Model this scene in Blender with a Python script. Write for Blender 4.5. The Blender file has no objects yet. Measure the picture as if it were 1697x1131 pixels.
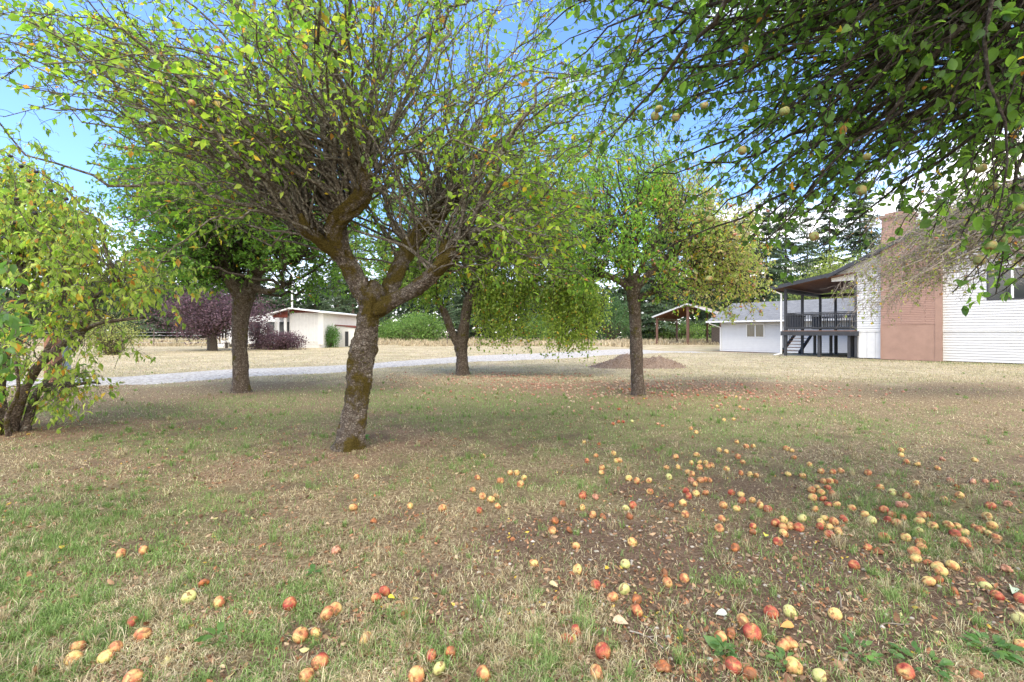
import bpy, math, random
import numpy as np
from mathutils import Vector, Matrix

scene = bpy.context.scene
C = scene.collection
PI = math.pi
R = math.radians

# ------------------------------------------------------------------ camera
F, HOR, CX, CH = 740.0, 551.0, 848.5, 1.35      # focal length, horizon row and centre column measured in the photo; camera height
cam = bpy.data.objects.new('camera', bpy.data.cameras.new('camera'))
C.objects.link(cam); scene.camera = cam
cam.data.sensor_width = 36.0
cam.data.lens = 36.0 * F / 1697.0
cam.data.shift_y = -14.5 / 1697.0
cam.data.clip_start = 0.05; cam.data.clip_end = 3000
cam.location = (0, 0, CH); cam.rotation_euler = (R(90), 0, 0)

# ------------------------------------------------------------------ light
SUN_EL, SUN_AZ = 64, -38            # light travels away from the camera and to the right
sun = bpy.data.objects.new('sun', bpy.data.lights.new('sun', 'SUN'))
C.objects.link(sun)
sun.data.energy = 1.35; sun.data.angle = R(22); sun.data.color = (1.0, 0.95, 0.87)
sun.rotation_euler = (R(90 - SUN_EL), 0, R(SUN_AZ))
world = bpy.data.worlds.new('World'); scene.world = world
world.use_nodes = True
wn, wl = world.node_tree.nodes, world.node_tree.links
wn.clear()
wout = wn.new('ShaderNodeOutputWorld'); bg = wn.new('ShaderNodeBackground'); sky = wn.new('ShaderNodeTexSky')
sky.sky_type = 'NISHITA'; sky.sun_disc = False
sky.sun_elevation = R(SUN_EL); sky.sun_rotation = R(218); sky.air_density = 1.0; sky.dust_density = 0.6; sky.ozone_density = 1.6
bg.inputs['Strength'].default_value = 0.15
tc = wn.new('ShaderNodeTexCoord'); sp = wn.new('ShaderNodeSeparateXYZ'); wl.new(tc.outputs['Generated'], sp.inputs[0])
def wmath(op, a, b=None, clamp=False):
    n = wn.new('ShaderNodeMath'); n.operation = op; n.use_clamp = clamp
    for i, v in enumerate((a, b)):
        if v is None: continue
        if isinstance(v, (int, float)): n.inputs[i].default_value = v
        else: wl.new(v, n.inputs[i])
    return n.outputs[0]
zz = wmath('MAXIMUM', sp.outputs['Z'], 0.0)
den = wmath('ADD', zz, 0.22)
cb = wn.new('ShaderNodeCombineXYZ')
wl.new(wmath('DIVIDE', sp.outputs['X'], den), cb.inputs[0]); wl.new(wmath('DIVIDE', sp.outputs['Y'], den), cb.inputs[1])
nz = wn.new('ShaderNodeTexNoise'); nz.inputs['Scale'].default_value = 1.15; nz.inputs['Detail'].default_value = 9; nz.inputs['Roughness'].default_value = 0.58
wl.new(cb.outputs[0], nz.inputs['Vector'])
bias = wmath('MULTIPLY', wmath('ADD', sp.outputs['X'], -0.30), 0.26)      # more cloud towards the house
m1 = wmath('ADD', nz.outputs['Fac'], bias)
m1 = wmath('ADD', m1, wmath('MULTIPLY', wmath('SUBTRACT', 0.40, zz, True), 0.12))
m1 = wmath('ADD', m1, wmath('MULTIPLY', wmath('SUBTRACT', 0.15, sp.outputs['Y'], True), 0.5))   # unseen closed cloud added behind the camera to neutralise the blue sky light
cl = wn.new('ShaderNodeMapRange'); cl.inputs['From Min'].default_value = 0.55; cl.inputs['From Max'].default_value = 0.68
wl.new(m1, cl.inputs['Value'])
hz = wn.new('ShaderNodeMapRange'); hz.inputs['From Min'].default_value = 0.22; hz.inputs['From Max'].default_value = 0.02
hz.inputs['To Max'].default_value = 0.75; wl.new(zz, hz.inputs['Value'])
cm = wmath('MAXIMUM', cl.outputs[0], hz.outputs[0])
skg = wn.new('ShaderNodeMix'); skg.data_type = 'RGBA'; skg.blend_type = 'MULTIPLY'; skg.inputs[0].default_value = 1.0
wl.new(sky.outputs[0], skg.inputs[6]); skg.inputs[7].default_value = (0.80, 1.0, 1.33, 1)
mx = wn.new('ShaderNodeMix'); mx.data_type = 'RGBA'
wl.new(cm, mx.inputs[0]); wl.new(skg.outputs[2], mx.inputs[6]); mx.inputs[7].default_value = (11.8, 11.2, 10.5, 1)
wl.new(mx.outputs[2], bg.inputs['Color']); wl.new(bg.outputs[0], wout.inputs[0])
scene.view_settings.view_transform = 'Standard'; scene.view_settings.look = 'None'
scene.view_settings.exposure = 1.14; scene.view_settings.gamma = 1.0
scene.render.engine = 'CYCLES'
scene.cycles.max_bounces = 7; scene.cycles.diffuse_bounces = 4; scene.cycles.transmission_bounces = 5
scene.cycles.transparent_max_bounces = 6
scene.cycles.use_denoising = True

# ------------------------------------------------------------------ helpers
def P(px, py, Y):
    return np.array([(px - CX) / F * Y, Y, CH - (py - HOR) / F * Y])
def GY(py):                       # distance at which the ground is seen at row py
    return F * CH / (py - HOR)
def GX(px, y): return (px - CX) / F * y

_h = np.random.RandomState(5).rand(256, 256)
def vnoise(x, y, seed=0):
    x = np.asarray(x, float) + seed * 17.3; y = np.asarray(y, float) + seed * 9.7
    xi = np.floor(x).astype(int); yi = np.floor(y).astype(int); fx = x - xi; fy = y - yi
    fx = fx * fx * (3 - 2 * fx); fy = fy * fy * (3 - 2 * fy)
    a = _h[xi % 256, yi % 256]; b = _h[(xi + 1) % 256, yi % 256]
    c = _h[xi % 256, (yi + 1) % 256]; d = _h[(xi + 1) % 256, (yi + 1) % 256]
    return (a * (1 - fx) + b * fx) * (1 - fy) + (c * (1 - fx) + d * fx) * fy
def fbm(x, y, seed=0, o=3):
    s = 0; amp = 1; t = 0
    for i in range(o):
        s = s + amp * vnoise(x * 2 ** i, y * 2 ** i, seed + i * 3); t += amp; amp *= .55
    return s / t
def gz(x, y):                     # ground height
    x = np.asarray(x, float); y = np.asarray(y, float)
    r = np.hypot(x, y)
    ss = lambda v: np.clip(v, 0, 1)**2*(3-2*np.clip(v, 0, 1))
    dip = -.29*ss((y-28)/8)*ss((x-8)/6)*(1-ss((y-41)/6))          # the yard falls slightly towards the garage
    return dip + (fbm(x * .35, y * .35, 1) - .5) * .05 + (fbm(x * 2.2, y * 2.2, 2) - .5) * .022 * np.exp(-r / 18) + (vnoise(x * 9, y * 9, 3) - .5) * .010 * np.exp(-r / 8)

def norm(v): return v / np.maximum(np.linalg.norm(v, axis=-1, keepdims=True), 1e-9)

def mesh_obj(name, V, faces, mat, parent=None, cols=None, smooth=False, local=False):
    """faces: list of int arrays (N,k); V in world coordinates unless local (parents of world meshes are never rotated)"""
    V = np.asarray(V, dtype=np.float64)
    if parent is not None and not local: V = V - np.array(parent.location)
    me = bpy.data.meshes.new(name)
    me.vertices.add(len(V)); me.vertices.foreach_set('co', V.astype(np.float32).ravel())
    fl = [np.asarray(f, dtype=np.int32) for f in faces if len(f)]
    nl = sum(f.size for f in fl); nf = sum(len(f) for f in fl)
    me.loops.add(nl); me.loops.foreach_set('vertex_index', np.concatenate([f.ravel() for f in fl]))
    me.polygons.add(nf)
    tot = np.concatenate([np.full(len(f), f.shape[1], dtype=np.int32) for f in fl])
    st = np.concatenate([[0], np.cumsum(tot)[:-1]]).astype(np.int32)
    me.polygons.foreach_set('loop_start', st); me.polygons.foreach_set('loop_total', tot)
    if smooth: me.polygons.foreach_set('use_smooth', np.ones(nf, dtype=bool))
    me.update(calc_edges=True)
    if cols is not None:
        ca = me.color_attributes.new('Col', 'FLOAT_COLOR', 'POINT')
        c4 = np.ones((len(V), 4), dtype=np.float32); c4[:, :3] = cols
        ca.data.foreach_set('color', c4.ravel())
    mats = mat if isinstance(mat, (list, tuple)) else [mat]
    for m in mats: me.materials.append(m)
    o = bpy.data.objects.new(name, me); C.objects.link(o)
    if parent is not None: o.parent = parent
    return o

class MB:
    """collects simple solids into one mesh"""
    def __init__(s): s.V = []; s.F = []
    def add(s, V, F):
        b = len(s.V); s.V += [tuple(v) for v in V]; s.F += [tuple(b + i for i in f) for f in F]
    def box(s, x0, x1, y0, y1, z0, z1):
        s.add([(x0,y0,z0),(x1,y0,z0),(x1,y1,z0),(x0,y1,z0),(x0,y0,z1),(x1,y0,z1),(x1,y1,z1),(x0,y1,z1)],
              [(0,3,2,1),(4,5,6,7),(0,1,5,4),(1,2,6,5),(2,3,7,6),(3,0,4,7)])
    def prism(s, poly, d, axis='y', o=0.0):
        """poly of (a,z) extruded from o to o+d along axis"""
        n = len(poly)
        f = (lambda a, z, k: (a, k, z)) if axis == 'y' else (lambda a, z, k: (k, a, z))
        V = [f(a, z, o) for a, z in poly] + [f(a, z, o + d) for a, z in poly]
        s.add(V, [tuple(range(n)), tuple(range(2*n-1, n-1, -1))] + [(i, n+i, n+(i+1) % n, (i+1) % n) for i in range(n)])
    def beam(s, p, q, w, h, up=(0,0,1)):
        p, q, up = Vector(p), Vector(q), Vector(up); d = (q-p).normalized()
        sd = d.cross(up).normalized()*w/2; u = sd.cross(d).normalized()*h/2
        V = [p-sd-u, p+sd-u, p+sd+u, p-sd+u, q-sd-u, q+sd-u, q+sd+u, q-sd+u]
        s.add(V, [(3,2,1,0),(4,5,6,7),(0,1,5,4),(1,2,6,5),(2,3,7,6),(3,0,4,7)])
    def tube(s, pts, r, k=8):
        pts = [Vector(p) for p in pts]; rr = r if isinstance(r, (list, tuple)) else [r]*len(pts); V = []
        for i, p in enumerate(pts):
            d = (pts[min(i+1, len(pts)-1)] - pts[max(i-1, 0)]).normalized()
            a = Vector((0,0,1)) if abs(d.z) < .9 else Vector((1,0,0)); u = d.cross(a).normalized(); v = d.cross(u)
            V += [p + (u*math.cos(2*PI*j/k) + v*math.sin(2*PI*j/k))*rr[i] for j in range(k)]
        Fc = [(i*k+j, i*k+(j+1) % k, (i+1)*k+(j+1) % k, (i+1)*k+j) for i in range(len(pts)-1) for j in range(k)]
        Fc += [tuple(range(k-1, -1, -1)), tuple((len(pts)-1)*k + j for j in range(k))]
        s.add(V, Fc)
    def build(s, name, mat, parent=None, bevel=0.0):
        me = bpy.data.meshes.new(name); me.from_pydata([tuple(v) for v in s.V], [], s.F); me.update()
        me.materials.append(mat); o = bpy.data.objects.new(name, me); C.objects.link(o)
        if parent is not None: o.parent = parent
        if bevel:
            b = o.modifiers.new('bevel', 'BEVEL'); b.width = bevel; b.segments = 2; b.limit_method = 'ANGLE'
        return o

def tag(o, label=None, cat=None, group=None, kind=None):
    if label: o['label'] = label
    if cat: o['category'] = cat
    if group: o['group'] = group
    if kind: o['kind'] = kind
    return o
def thing(name, label, cat, loc=(0,0,0), rz=0.0, group=None):
    o = bpy.data.objects.new(name, None); C.objects.link(o)
    o.location = tuple(float(v) for v in loc); o.rotation_euler = (0, 0, rz); o.empty_display_size = .2
    return tag(o, label, cat, group)
def dup(root, loc, rz=0.0, sc=(1,1,1), label=None):
    r = root.copy(); C.objects.link(r); r.location = loc; r.rotation_euler = (0, 0, rz); r.scale = sc
    if label: r['label'] = label
    for ch in list(root.children):
        c = ch.copy(); C.objects.link(c); c.parent = r
        for g in list(ch.children):
            d = g.copy(); C.objects.link(d); d.parent = c
    return r

# ------------------------------------------------------------------ materials
class NT:
    def __init__(s, name):
        s.m = bpy.data.materials.new(name); s.m.use_nodes = True; s.n = s.m.node_tree.nodes; s.l = s.m.node_tree.links
        s.b = s.n['Principled BSDF']; s.out = s.n['Material Output']
    def new(s, t, **kw):
        n = s.n.new(t)
        for k, v in kw.items():
            if hasattr(n, k): setattr(n, k, v)
            else: n.inputs[k].default_value = v
        return n
    def coord(s, kind='Object', scale=(1,1,1)):
        c = s.new('ShaderNodeTexCoord'); mp = s.new('ShaderNodeMapping'); s.l.new(c.outputs[kind], mp.inputs[0]); mp.inputs['Scale'].default_value = scale
        return mp.outputs[0]
    def noise(s, vec, scale, detail=5, rough=.6, out='Fac'):
        n = s.new('ShaderNodeTexNoise'); n.inputs['Scale'].default_value = scale; n.inputs['Detail'].default_value = detail; n.inputs['Roughness'].default_value = rough
        s.l.new(vec, n.inputs['Vector']); return n.outputs[out]
    def ramp(s, fac, stops):
        r = s.new('ShaderNodeValToRGB'); s.l.new(fac, r.inputs[0]); e = r.color_ramp.elements
        while len(e) < len(stops): e.new(.5)
        for i, (p, c) in enumerate(stops): e[i].position = p; e[i].color = (c[0], c[1], c[2], 1) if isinstance(c, (tuple, list)) else (c, c, c, 1)
        return r.outputs[0]
    def mix(s, fac, a, b, mode='MIX'):
        n = s.new('ShaderNodeMix'); n.data_type = 'RGBA'; n.blend_type = mode
        for i, v in ((0, fac), (6, a), (7, b)):
            if isinstance(v, (int, float)): n.inputs[i].default_value = v
            elif isinstance(v, (tuple, list)): n.inputs[i].default_value = (v[0], v[1], v[2], 1)
            else: s.l.new(v, n.inputs[i])
        return n.outputs[2]
    def math(s, op, a, b=0.0):
        n = s.new('ShaderNodeMath'); n.operation = op
        for i, v in enumerate((a, b)):
            if isinstance(v, (int, float)): n.inputs[i].default_value = v
            else: s.l.new(v, n.inputs[i])
        return n.outputs[0]
    def bump(s, h, strength=.5, dist=.01):
        b = s.new('ShaderNodeBump'); b.inputs['Strength'].default_value = strength; b.inputs['Distance'].default_value = dist
        s.l.new(h, b.inputs['Height']); s.l.new(b.outputs[0], s.b.inputs['Normal'])
    def col(s, c):
        if isinstance(c, (tuple, list)): s.b.inputs['Base Color'].default_value = (c[0], c[1], c[2], 1)
        else: s.l.new(c, s.b.inputs['Base Color'])
    def rough(s, v, spec=.3):
        s.b.inputs['Roughness'].default_value = v; s.b.inputs['Specular IOR Level'].default_value = spec

def mat_paint(name, c, rough=.6, var=.08, scale=6, bump=.15, dirt=None):
    t = NT(name); v = t.coord(); n = t.noise(v, scale, 6)
    lo = tuple(x*(1-var*2) for x in c); hi = tuple(min(1, x*(1+var)) for x in c)
    col = t.ramp(n, [(.3, lo), (.7, hi)])
    if dirt:
        n2 = t.noise(v, 1.3, 6, .7); col = t.mix(t.ramp(n2, [(.5, 0), (.75, .6)]), col, dirt)
    t.col(col); t.rough(rough, .3); t.bump(t.noise(v, scale*8, 3), bump, .004); return t.m

def mat_leaf(name, trans=.5, rough=.42, boost=(2.5, 2.55, 1.5)):
    t = NT(name)
    a = t.new('ShaderNodeVertexColor'); a.layer_name = 'Col'
    v = t.coord(scale=(1,1,1)); n = t.noise(v, 35, 3)
    col = t.mix(t.ramp(n, [(.3, 0), (.7, 1)]), t.mix(1.0, a.outputs[0], (.8,.8,.75), 'MULTIPLY'), a.outputs[0])
    t.col(col); t.rough(rough, .35)
    tr = t.new('ShaderNodeBsdfTranslucent'); tcx = t.mix(1.0, col, boost, 'MULTIPLY'); t.l.new(tcx, tr.inputs[0])
    ms = t.new('ShaderNodeMixShader'); ms.inputs[0].default_value = trans
    t.l.new(t.b.outputs[0], ms.inputs[1]); t.l.new(tr.outputs[0], ms.inputs[2]); t.l.new(ms.outputs[0], t.out.inputs[0])
    return t.m

def mat_bark(name, base=(.20,.165,.135), dark=(.055,.042,.032), pale=(.34,.32,.29), moss=(.10,.085,.018), mossamt=.5, plates=1.0, lichen=.5, scale=1.0, highmoss=0.0):
    t = NT(name); v = t.coord()
    vs = t.coord(scale=(30*scale, 30*scale, 44*scale))
    wob = t.noise(v, 9*scale, 5, .6, 'Color')
    add = t.new('ShaderNodeVectorMath', operation='ADD'); t.l.new(vs, add.inputs[0])
    sc = t.new('ShaderNodeVectorMath', operation='SCALE'); t.l.new(wob, sc.inputs[0]); sc.inputs['Scale'].default_value = 1.7; t.l.new(sc.outputs[0], add.inputs[1])
    vo = t.new('ShaderNodeTexVoronoi', feature='DISTANCE_TO_EDGE'); vo.inputs['Scale'].default_value = 1.0; t.l.new(add.outputs[0], vo.inputs['Vector'])
    crack = t.ramp(vo.outputs['Distance'], [(0.0, 0), (.22, 1)])
    n = t.noise(v, 22*scale, 8, .7)
    col = t.ramp(n, [(.30, dark), (.5, base), (.68, pale)])
    col = t.mix(t.math('MULTIPLY', t.math('SUBTRACT', 1.0, crack), .8*plates), col, dark)
    l = t.noise(v, 16*scale, 8, .75); lf = t.ramp(l, [(.56, 0), (.66, lichen)])
    col = t.mix(lf, col, (.36,.36,.30))
    mn = t.noise(v, 3.4*scale, 7, .68)
    if highmoss:
        sz_ = t.new('ShaderNodeSeparateXYZ'); t.l.new(v, sz_.inputs[0]); mn = t.math('ADD', mn, t.math('MULTIPLY', t.math('MINIMUM', t.math('MAXIMUM', t.math('SUBTRACT', sz_.outputs[2], 1.35), 0.0), .9), highmoss))
    mf = t.ramp(mn, [(.60-.22*mossamt, 0), (.66-.18*mossamt, 1)]) if mossamt > 0 else None
    h = t.math('ADD', t.math('MULTIPLY', crack, .6*plates), t.math('MULTIPLY', n, .8))
    if mf is not None:
        mcol = t.ramp(t.noise(v, 60*scale, 5, .7), [(.3, tuple(x*.4 for x in moss)), (.7, tuple(x*1.7 for x in moss))])
        col = t.mix(mf, col, mcol)
        h = t.math('ADD', h, t.math('MULTIPLY', t.math('MULTIPLY', mf, t.noise(v, 75*scale, 4, .8)), 1.6))
    t.col(col); t.rough(.9, .15); t.bump(h, .9, .022/scale**.5); return t.m

M = {}
M['leaf'] = mat_leaf('apple_leaf')
M['leaf_fine'] = mat_leaf('foliage', trans=.35, rough=.6, boost=(1.9,2.0,1.4))
M['needle'] = mat_leaf('fir_needles', trans=.15, rough=.7, boost=(1.3,1.5,1.2))
M['grass'] = mat_leaf('grass_blade', trans=.3, rough=.6, boost=(1.4,1.5,1.2))
M['litter'] = mat_leaf('dry_leaf', trans=.15, rough=.7, boost=(1.3,1.2,1.0))
M['bark_main'] = mat_bark('mossy_apple_bark', base=(.19,.155,.13), pale=(.36,.33,.29), moss=(.10,.075,.018), mossamt=.5, lichen=.3, plates=1.0, highmoss=.075)
M['bark_shoot'] = mat_bark('lichen_shoot_bark', base=(.12,.10,.08), pale=(.38,.37,.31), dark=(.03,.024,.02), mossamt=.0, plates=.2, lichen=.5, scale=1.6)
M['bark_dark'] = mat_bark('dark_shoot_bark', base=(.06,.048,.038), pale=(.14,.125,.105), dark=(.02,.016,.013), mossamt=.0, plates=.2, lichen=.35, scale=1.6)
M['bark_far'] = mat_bark('grey_apple_bark', base=(.17,.13,.105), pale=(.30,.26,.23), mossamt=.28, scale=.8)
M['bark_fir'] = mat_bark('fir_bark', base=(.14,.11,.09), pale=(.22,.19,.16), mossamt=0, scale=.3)
M['bark_dead'] = mat_bark('dry_twig_bark', base=(.27,.23,.19), pale=(.42,.38,.33), dark=(.12,.09,.07), mossamt=0, plates=.1, lichen=.4)
M['white'] = mat_paint('white_siding', (.56,.56,.55), .5, .03, 3, .05)
M['white_trim'] = mat_paint('white_trim', (.70,.70,.68), .45, .03)
M['cream'] = mat_paint('white_wood_panel', (.62,.62,.61), .6, .04, 4, .1, (.54,.53,.50))
M['grey_paint'] = mat_paint('dark_grey_paint', (.045,.047,.052), .5, .15, 5, .1)
M['deck_wood'] = mat_paint('brown_deck_boards', (.25,.13,.08), .7, .2, 9, .2)
M['ceil_wood'] = mat_paint('brown_plywood', (.14,.065,.035), .7, .2, 3, .1)
M['brown_wood'] = mat_paint('brown_timber', (.13,.07,.05), .75, .2, 6, .2)
M['stucco'] = mat_paint('terracotta_stucco', (.315,.20,.152), .85, .07, 2.5, .9)
M['tan_roof'] = mat_paint('tan_roof_sheet', (.33,.27,.21), .6, .12, 1.5, .1)
M['red_board'] = mat_paint('red_brown_board', (.17,.045,.03), .7, .2, 5, .1)
M['metal'] = mat_paint('galvanised_metal', (.45,.46,.47), .4, .1, 8, .1)
M['post'] = mat_paint('weathered_post', (.14,.115,.095), .85, .25, 12, .6)
M['blue_grey'] = mat_paint('blue_grey_plastic', (.25,.31,.38), .5, .1, 5, .1)
def _glass():
    t = NT('window_glass'); t.col((.035,.04,.04)); t.rough(.06, .6)
    v = t.coord(); t.bump(t.noise(v, 1.2, 2), .05, .02); return t.m
M['glass'] = _glass()
def _glass2():
    t = NT('curtained_glass'); v = t.coord(scale=(3,3,.6)); t.col(t.ramp(t.noise(v, 3, 3), [(.3,(.10,.085,.055)),(.7,(.17,.15,.10))])); t.rough(.12, .6); return t.m
M['glass_warm'] = _glass2()
def _shingle():
    t = NT('grey_asphalt_shingle'); v = t.coord(scale=(1,1,1)); br = t.new('ShaderNodeTexBrick')
    br.offset = .5; br.inputs['Scale'].default_value = 1.0; br.inputs['Mortar Size'].default_value = .012
    br.inputs['Brick Width'].default_value = .32; br.inputs['Row Height'].default_value = .15
    br.inputs['Color1'].default_value = (.115,.12,.125,1); br.inputs['Color2'].default_value = (.23,.235,.235,1); br.inputs['Mortar'].default_value = (.06,.06,.06,1)
    t.l.new(v, br.inputs['Vector'])
    col = t.mix(.55, br.outputs[0], t.ramp(t.noise(v, 5, 8, .8), [(.3,(.10,.105,.11)),(.7,(.27,.27,.27))]))
    t.col(col); t.rough(.95, .1); t.bump(t.noise(v, 90, 3), .4, .004); return t.m
M['shingle'] = _shingle()
M['shingle_y'] = M['shingle']
def _brick():
    t = NT('painted_brick'); v = t.coord(); mp = t.new('ShaderNodeSeparateXYZ'); t.l.new(v, mp.inputs[0])
    cb = t.new('ShaderNodeCombineXYZ'); t.l.new(t.math('ADD', mp.outputs[0], mp.outputs[1]), cb.inputs[0])
    wob = t.math('MULTIPLY', t.noise(v, 2.2, 3), .035); t.l.new(t.math('ADD', mp.outputs[2], wob), cb.inputs[1])
    br = t.new('ShaderNodeTexBrick'); br.inputs['Scale'].default_value = 1.0; br.inputs['Brick Width'].default_value = 1.7; br.inputs['Row Height'].default_value = .085
    br.inputs['Mortar Size'].default_value = .008; br.inputs['Mortar Smooth'].default_value = .4
    br.inputs['Color1'].default_value = (.345,.22,.172,1); br.inputs['Color2'].default_value = (.305,.19,.148,1); br.inputs['Mortar'].default_value = (.235,.135,.108,1)
    t.l.new(cb.outputs[0], br.inputs['Vector'])
    t.col(t.mix(.25, br.outputs[0], t.ramp(t.noise(v, 7, 5), [(.3,(.285,.175,.135)),(.7,(.37,.24,.19))])))
    t.rough(.8, .2); t.bump(t.math('SUBTRACT', t.math('MULTIPLY', t.noise(v, 30, 4), .35), br.outputs['Fac']), 1.0, .018); return t.m
M['brick'] = _brick()

# ------------------------------------------------------------------ ground zones (all in metres on the ground)
def ell(x, y, cx, cy, rx, ry, soft=.5):
    d = np.sqrt(((x-cx)/rx)**2 + ((y-cy)/ry)**2); return np.clip((1-d)/soft + .5, 0, 1)
HX, HY = 19.86, 20.6; E1 = np.array([.641, -.767]); E2 = np.array([.767, .641])     # house corner frame
ROAD_N = [(-30,9.5),(-14,10.5),(-9.4,11.2),(-8.2,13.5*.99),(-5.8,14.9),(-5.0,16.6),(-2.35,19.6),(3.2,23.2),(6.5,27.0),(8.9,28.3),(11,30.2),(14.2,31.4)]
ROAD_F = [(-30,12.2),(-14,12.9),(-11.5,13.6),(-10.0,16.4),(-7.1,18.2),(-5.9,19.6),(-3.0,25.0),(4.3,31.0),(10.0,37.8),(12.8,38.2),(14.9,38.2),(15.5,38.2)]
def road_y(x, which):
    a = np.array(which); return np.interp(x, a[:,0], a[:,1])
def zones(x, y):
    x = np.asarray(x, float); y = np.asarray(y, float)
    n1 = fbm(x*.9, y*.9, 11); n2 = fbm(x*2.6, y*2.6, 14); n3 = fbm(x*6, y*6, 19)
    # bare soil
    d = np.maximum.reduce([ell(x,y,1.15,2.65,1.25,.62), ell(x,y,1.15,2.0,.8,.5), ell(x,y,.45,2.95,.7,.4), ell(x,y,2.1,2.3,.8,.35),
                           .75*ell(x,y,1.5,3.7,.8,.5), .65*ell(x,y,-.4,2.3,.5,.35), .6*ell(x,y,-2.6,2.5,.7,.2)])
    dirt = np.clip(d*1.25 + (n2-.5)*1.6 - .25, 0, 1)
    dirt = np.maximum(dirt, np.clip((n3*.6+n2*.4-.54)*6, 0, .75)*np.clip((9-y)/3, 0, 1))
    # litter under trees
    lit = np.maximum.reduce([ell(x,y,-6.3,6.3,1.9,.8), .8*ell(x,y,-2.0,5.6,1.2,1.1), .35*ell(x,y,-6.2,9.2,1.8,.8), .5*ell(x,y,-3.2,7.6,2.6,.4),
                             .6*ell(x,y,-.9,13.6,3.4,1.5), ell(x,y,3.4,10.8,3.6,2.0), .6*ell(x,y,-3.2,4.4,1.3,.6), .5*ell(x,y,4.4,8.6,2.5,.9)])
    lit = np.clip(lit*1.2 + (n2-.5)*1.5 - .2, 0, 1)
    # green
    g = np.maximum.reduce([ell(x,y,-.2,8.2,6.5,3.4), .9*ell(x,y,2.5,6.0,4.5,2.0), .8*ell(x,y,-3.0,6.2,3.0,1.6), ell(x,y,-3.4,3.0,1.9,1.1), .8*ell(x,y,-1.4,2.0,1.2,.7), .8*ell(x,y,3.6,6.0,2.5,1.2), .9*ell(x,y,0,4.3,2.6,.9),
                           .75*ell(x,y,3.6,3.2,1.6,.9), .7*ell(x,y,-5,8.3,3,1.1), .8*ell(x,y,3.0,1.85,.9,.4), .45*ell(x,y,0,5,8,5)])
    hs = (x-HX)*E2[0] + (y-HY)*E2[1]                      # metres in front of the house wall
    g = np.maximum(g, .95*np.clip(1-np.abs(hs+1.1)/1.3, 0, 1)*(x > 6))
    green = np.clip(g*.95 + (n1-.5)*1.6 + (n3-.5)*1.5 - .30, 0, 1)*np.clip(1-(y-13)/5 + (hs > -3)*2, .12, 1)
    far = np.clip((y-11.0)/3.0 + (n1-.5), 0, 1)
    return green, dirt, lit, far

# ground sheet
def axis(lim0, lim1, n, c, k):
    a = math.asinh((lim0-c)/k); b = math.asinh((lim1-c)/k); return c + k*np.sinh(np.linspace(a, b, n))
gx = axis(-700, 700, 620, 0.5, 7.0); gy = axis(-60, 1300, 620, 3.0, 5.0)
XX, YY = np.meshgrid(gx, gy); xs, ys = XX.ravel(), YY.ravel()
zs = gz(xs, ys)
nxx, nyy = len(gx), len(gy)
ii = np.arange(nyy-1)[:,None]*nxx + np.arange(nxx-1)[None,:]
quads = np.stack([ii, ii+1, ii+1+nxx, ii+nxx], -1).reshape(-1, 4)
zg, zd, zl, zf = zones(xs, ys)
def _ground():
    t = NT('meadow_soil'); v = t.coord()
    a = t.new('ShaderNodeVertexColor'); a.layer_name = 'Col'; s = t.new('ShaderNodeSeparateColor'); t.l.new(a.outputs[0], s.inputs[0])
    nf = t.noise(v, 60, 8, .75); nm = t.noise(v, 7, 8, .72); nb = t.noise(v, .45, 6, .6); nh = t.noise(v, 30, 8, .85)
    thatch = t.ramp(nh, [(.36,(.06,.042,.027)),(.46,(.165,.118,.07)),(.56,(.33,.255,.155)),(.68,(.56,.48,.32))])
    dry = t.ramp(nf, [(.30,(.21,.165,.10)),(.42,(.40,.34,.21)),(.56,(.53,.46,.31)),(.72,(.66,.59,.43))])
    dry = t.mix(t.ramp(nb, [(.42, 0), (.58, .55)]), dry, (.26,.25,.12))
    dry = t.mix(t.ramp(t.noise(v, 1.5, 9, .75), [(.46, 0), (.62, .6)]), dry, (.26,.19,.13))
    dry = t.mix(t.ramp(nm, [(.42, 0), (.66, .5)]), dry, (.24,.18,.12))
    grn = t.ramp(nf, [(.3,(.09,.09,.035)),(.5,(.19,.20,.08)),(.7,(.33,.31,.16))])
    soil = t.ramp(nf, [(.3,(.06,.038,.026)),(.5,(.135,.09,.062)),(.72,(.29,.22,.165))])
    lit = t.ramp(nh, [(.3,(.11,.06,.04)),(.5,(.29,.175,.115)),(.72,(.50,.36,.26))])
    col = t.mix(s.outputs[2], thatch, dry)                       # B far dry lawn
    gf = t.math('MULTIPLY', s.outputs[0], t.ramp(nm, [(.32, .25), (.6, .95)])); col = t.mix(gf, col, grn)
    sep = t.new('ShaderNodeAttribute'); sep.attribute_name = 'litter'
    col = t.mix(t.math('MULTIPLY', sep.outputs['Fac'], t.ramp(nm, [(.35, .15), (.6, .85)])), col, lit)
    df = t.math('MULTIPLY', s.outputs[1], t.ramp(nm, [(.25, .5), (.5, 1.0)])); col = t.mix(df, col, soil)
    t.col(col); t.rough(.95, .1); t.bump(t.math('ADD', nh, t.math('MULTIPLY', nf, .6)), .8, .02); return t.m
ground = mesh_obj('ground', np.stack([xs, ys, zs], 1), [quads], _ground(), None, np.stack([zg, zd, zf], 1), True)
la = ground.data.attributes.new('litter', 'FLOAT', 'POINT'); la.data.foreach_set('value', zl.astype(np.float32))
tag(ground, kind='structure')

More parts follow.
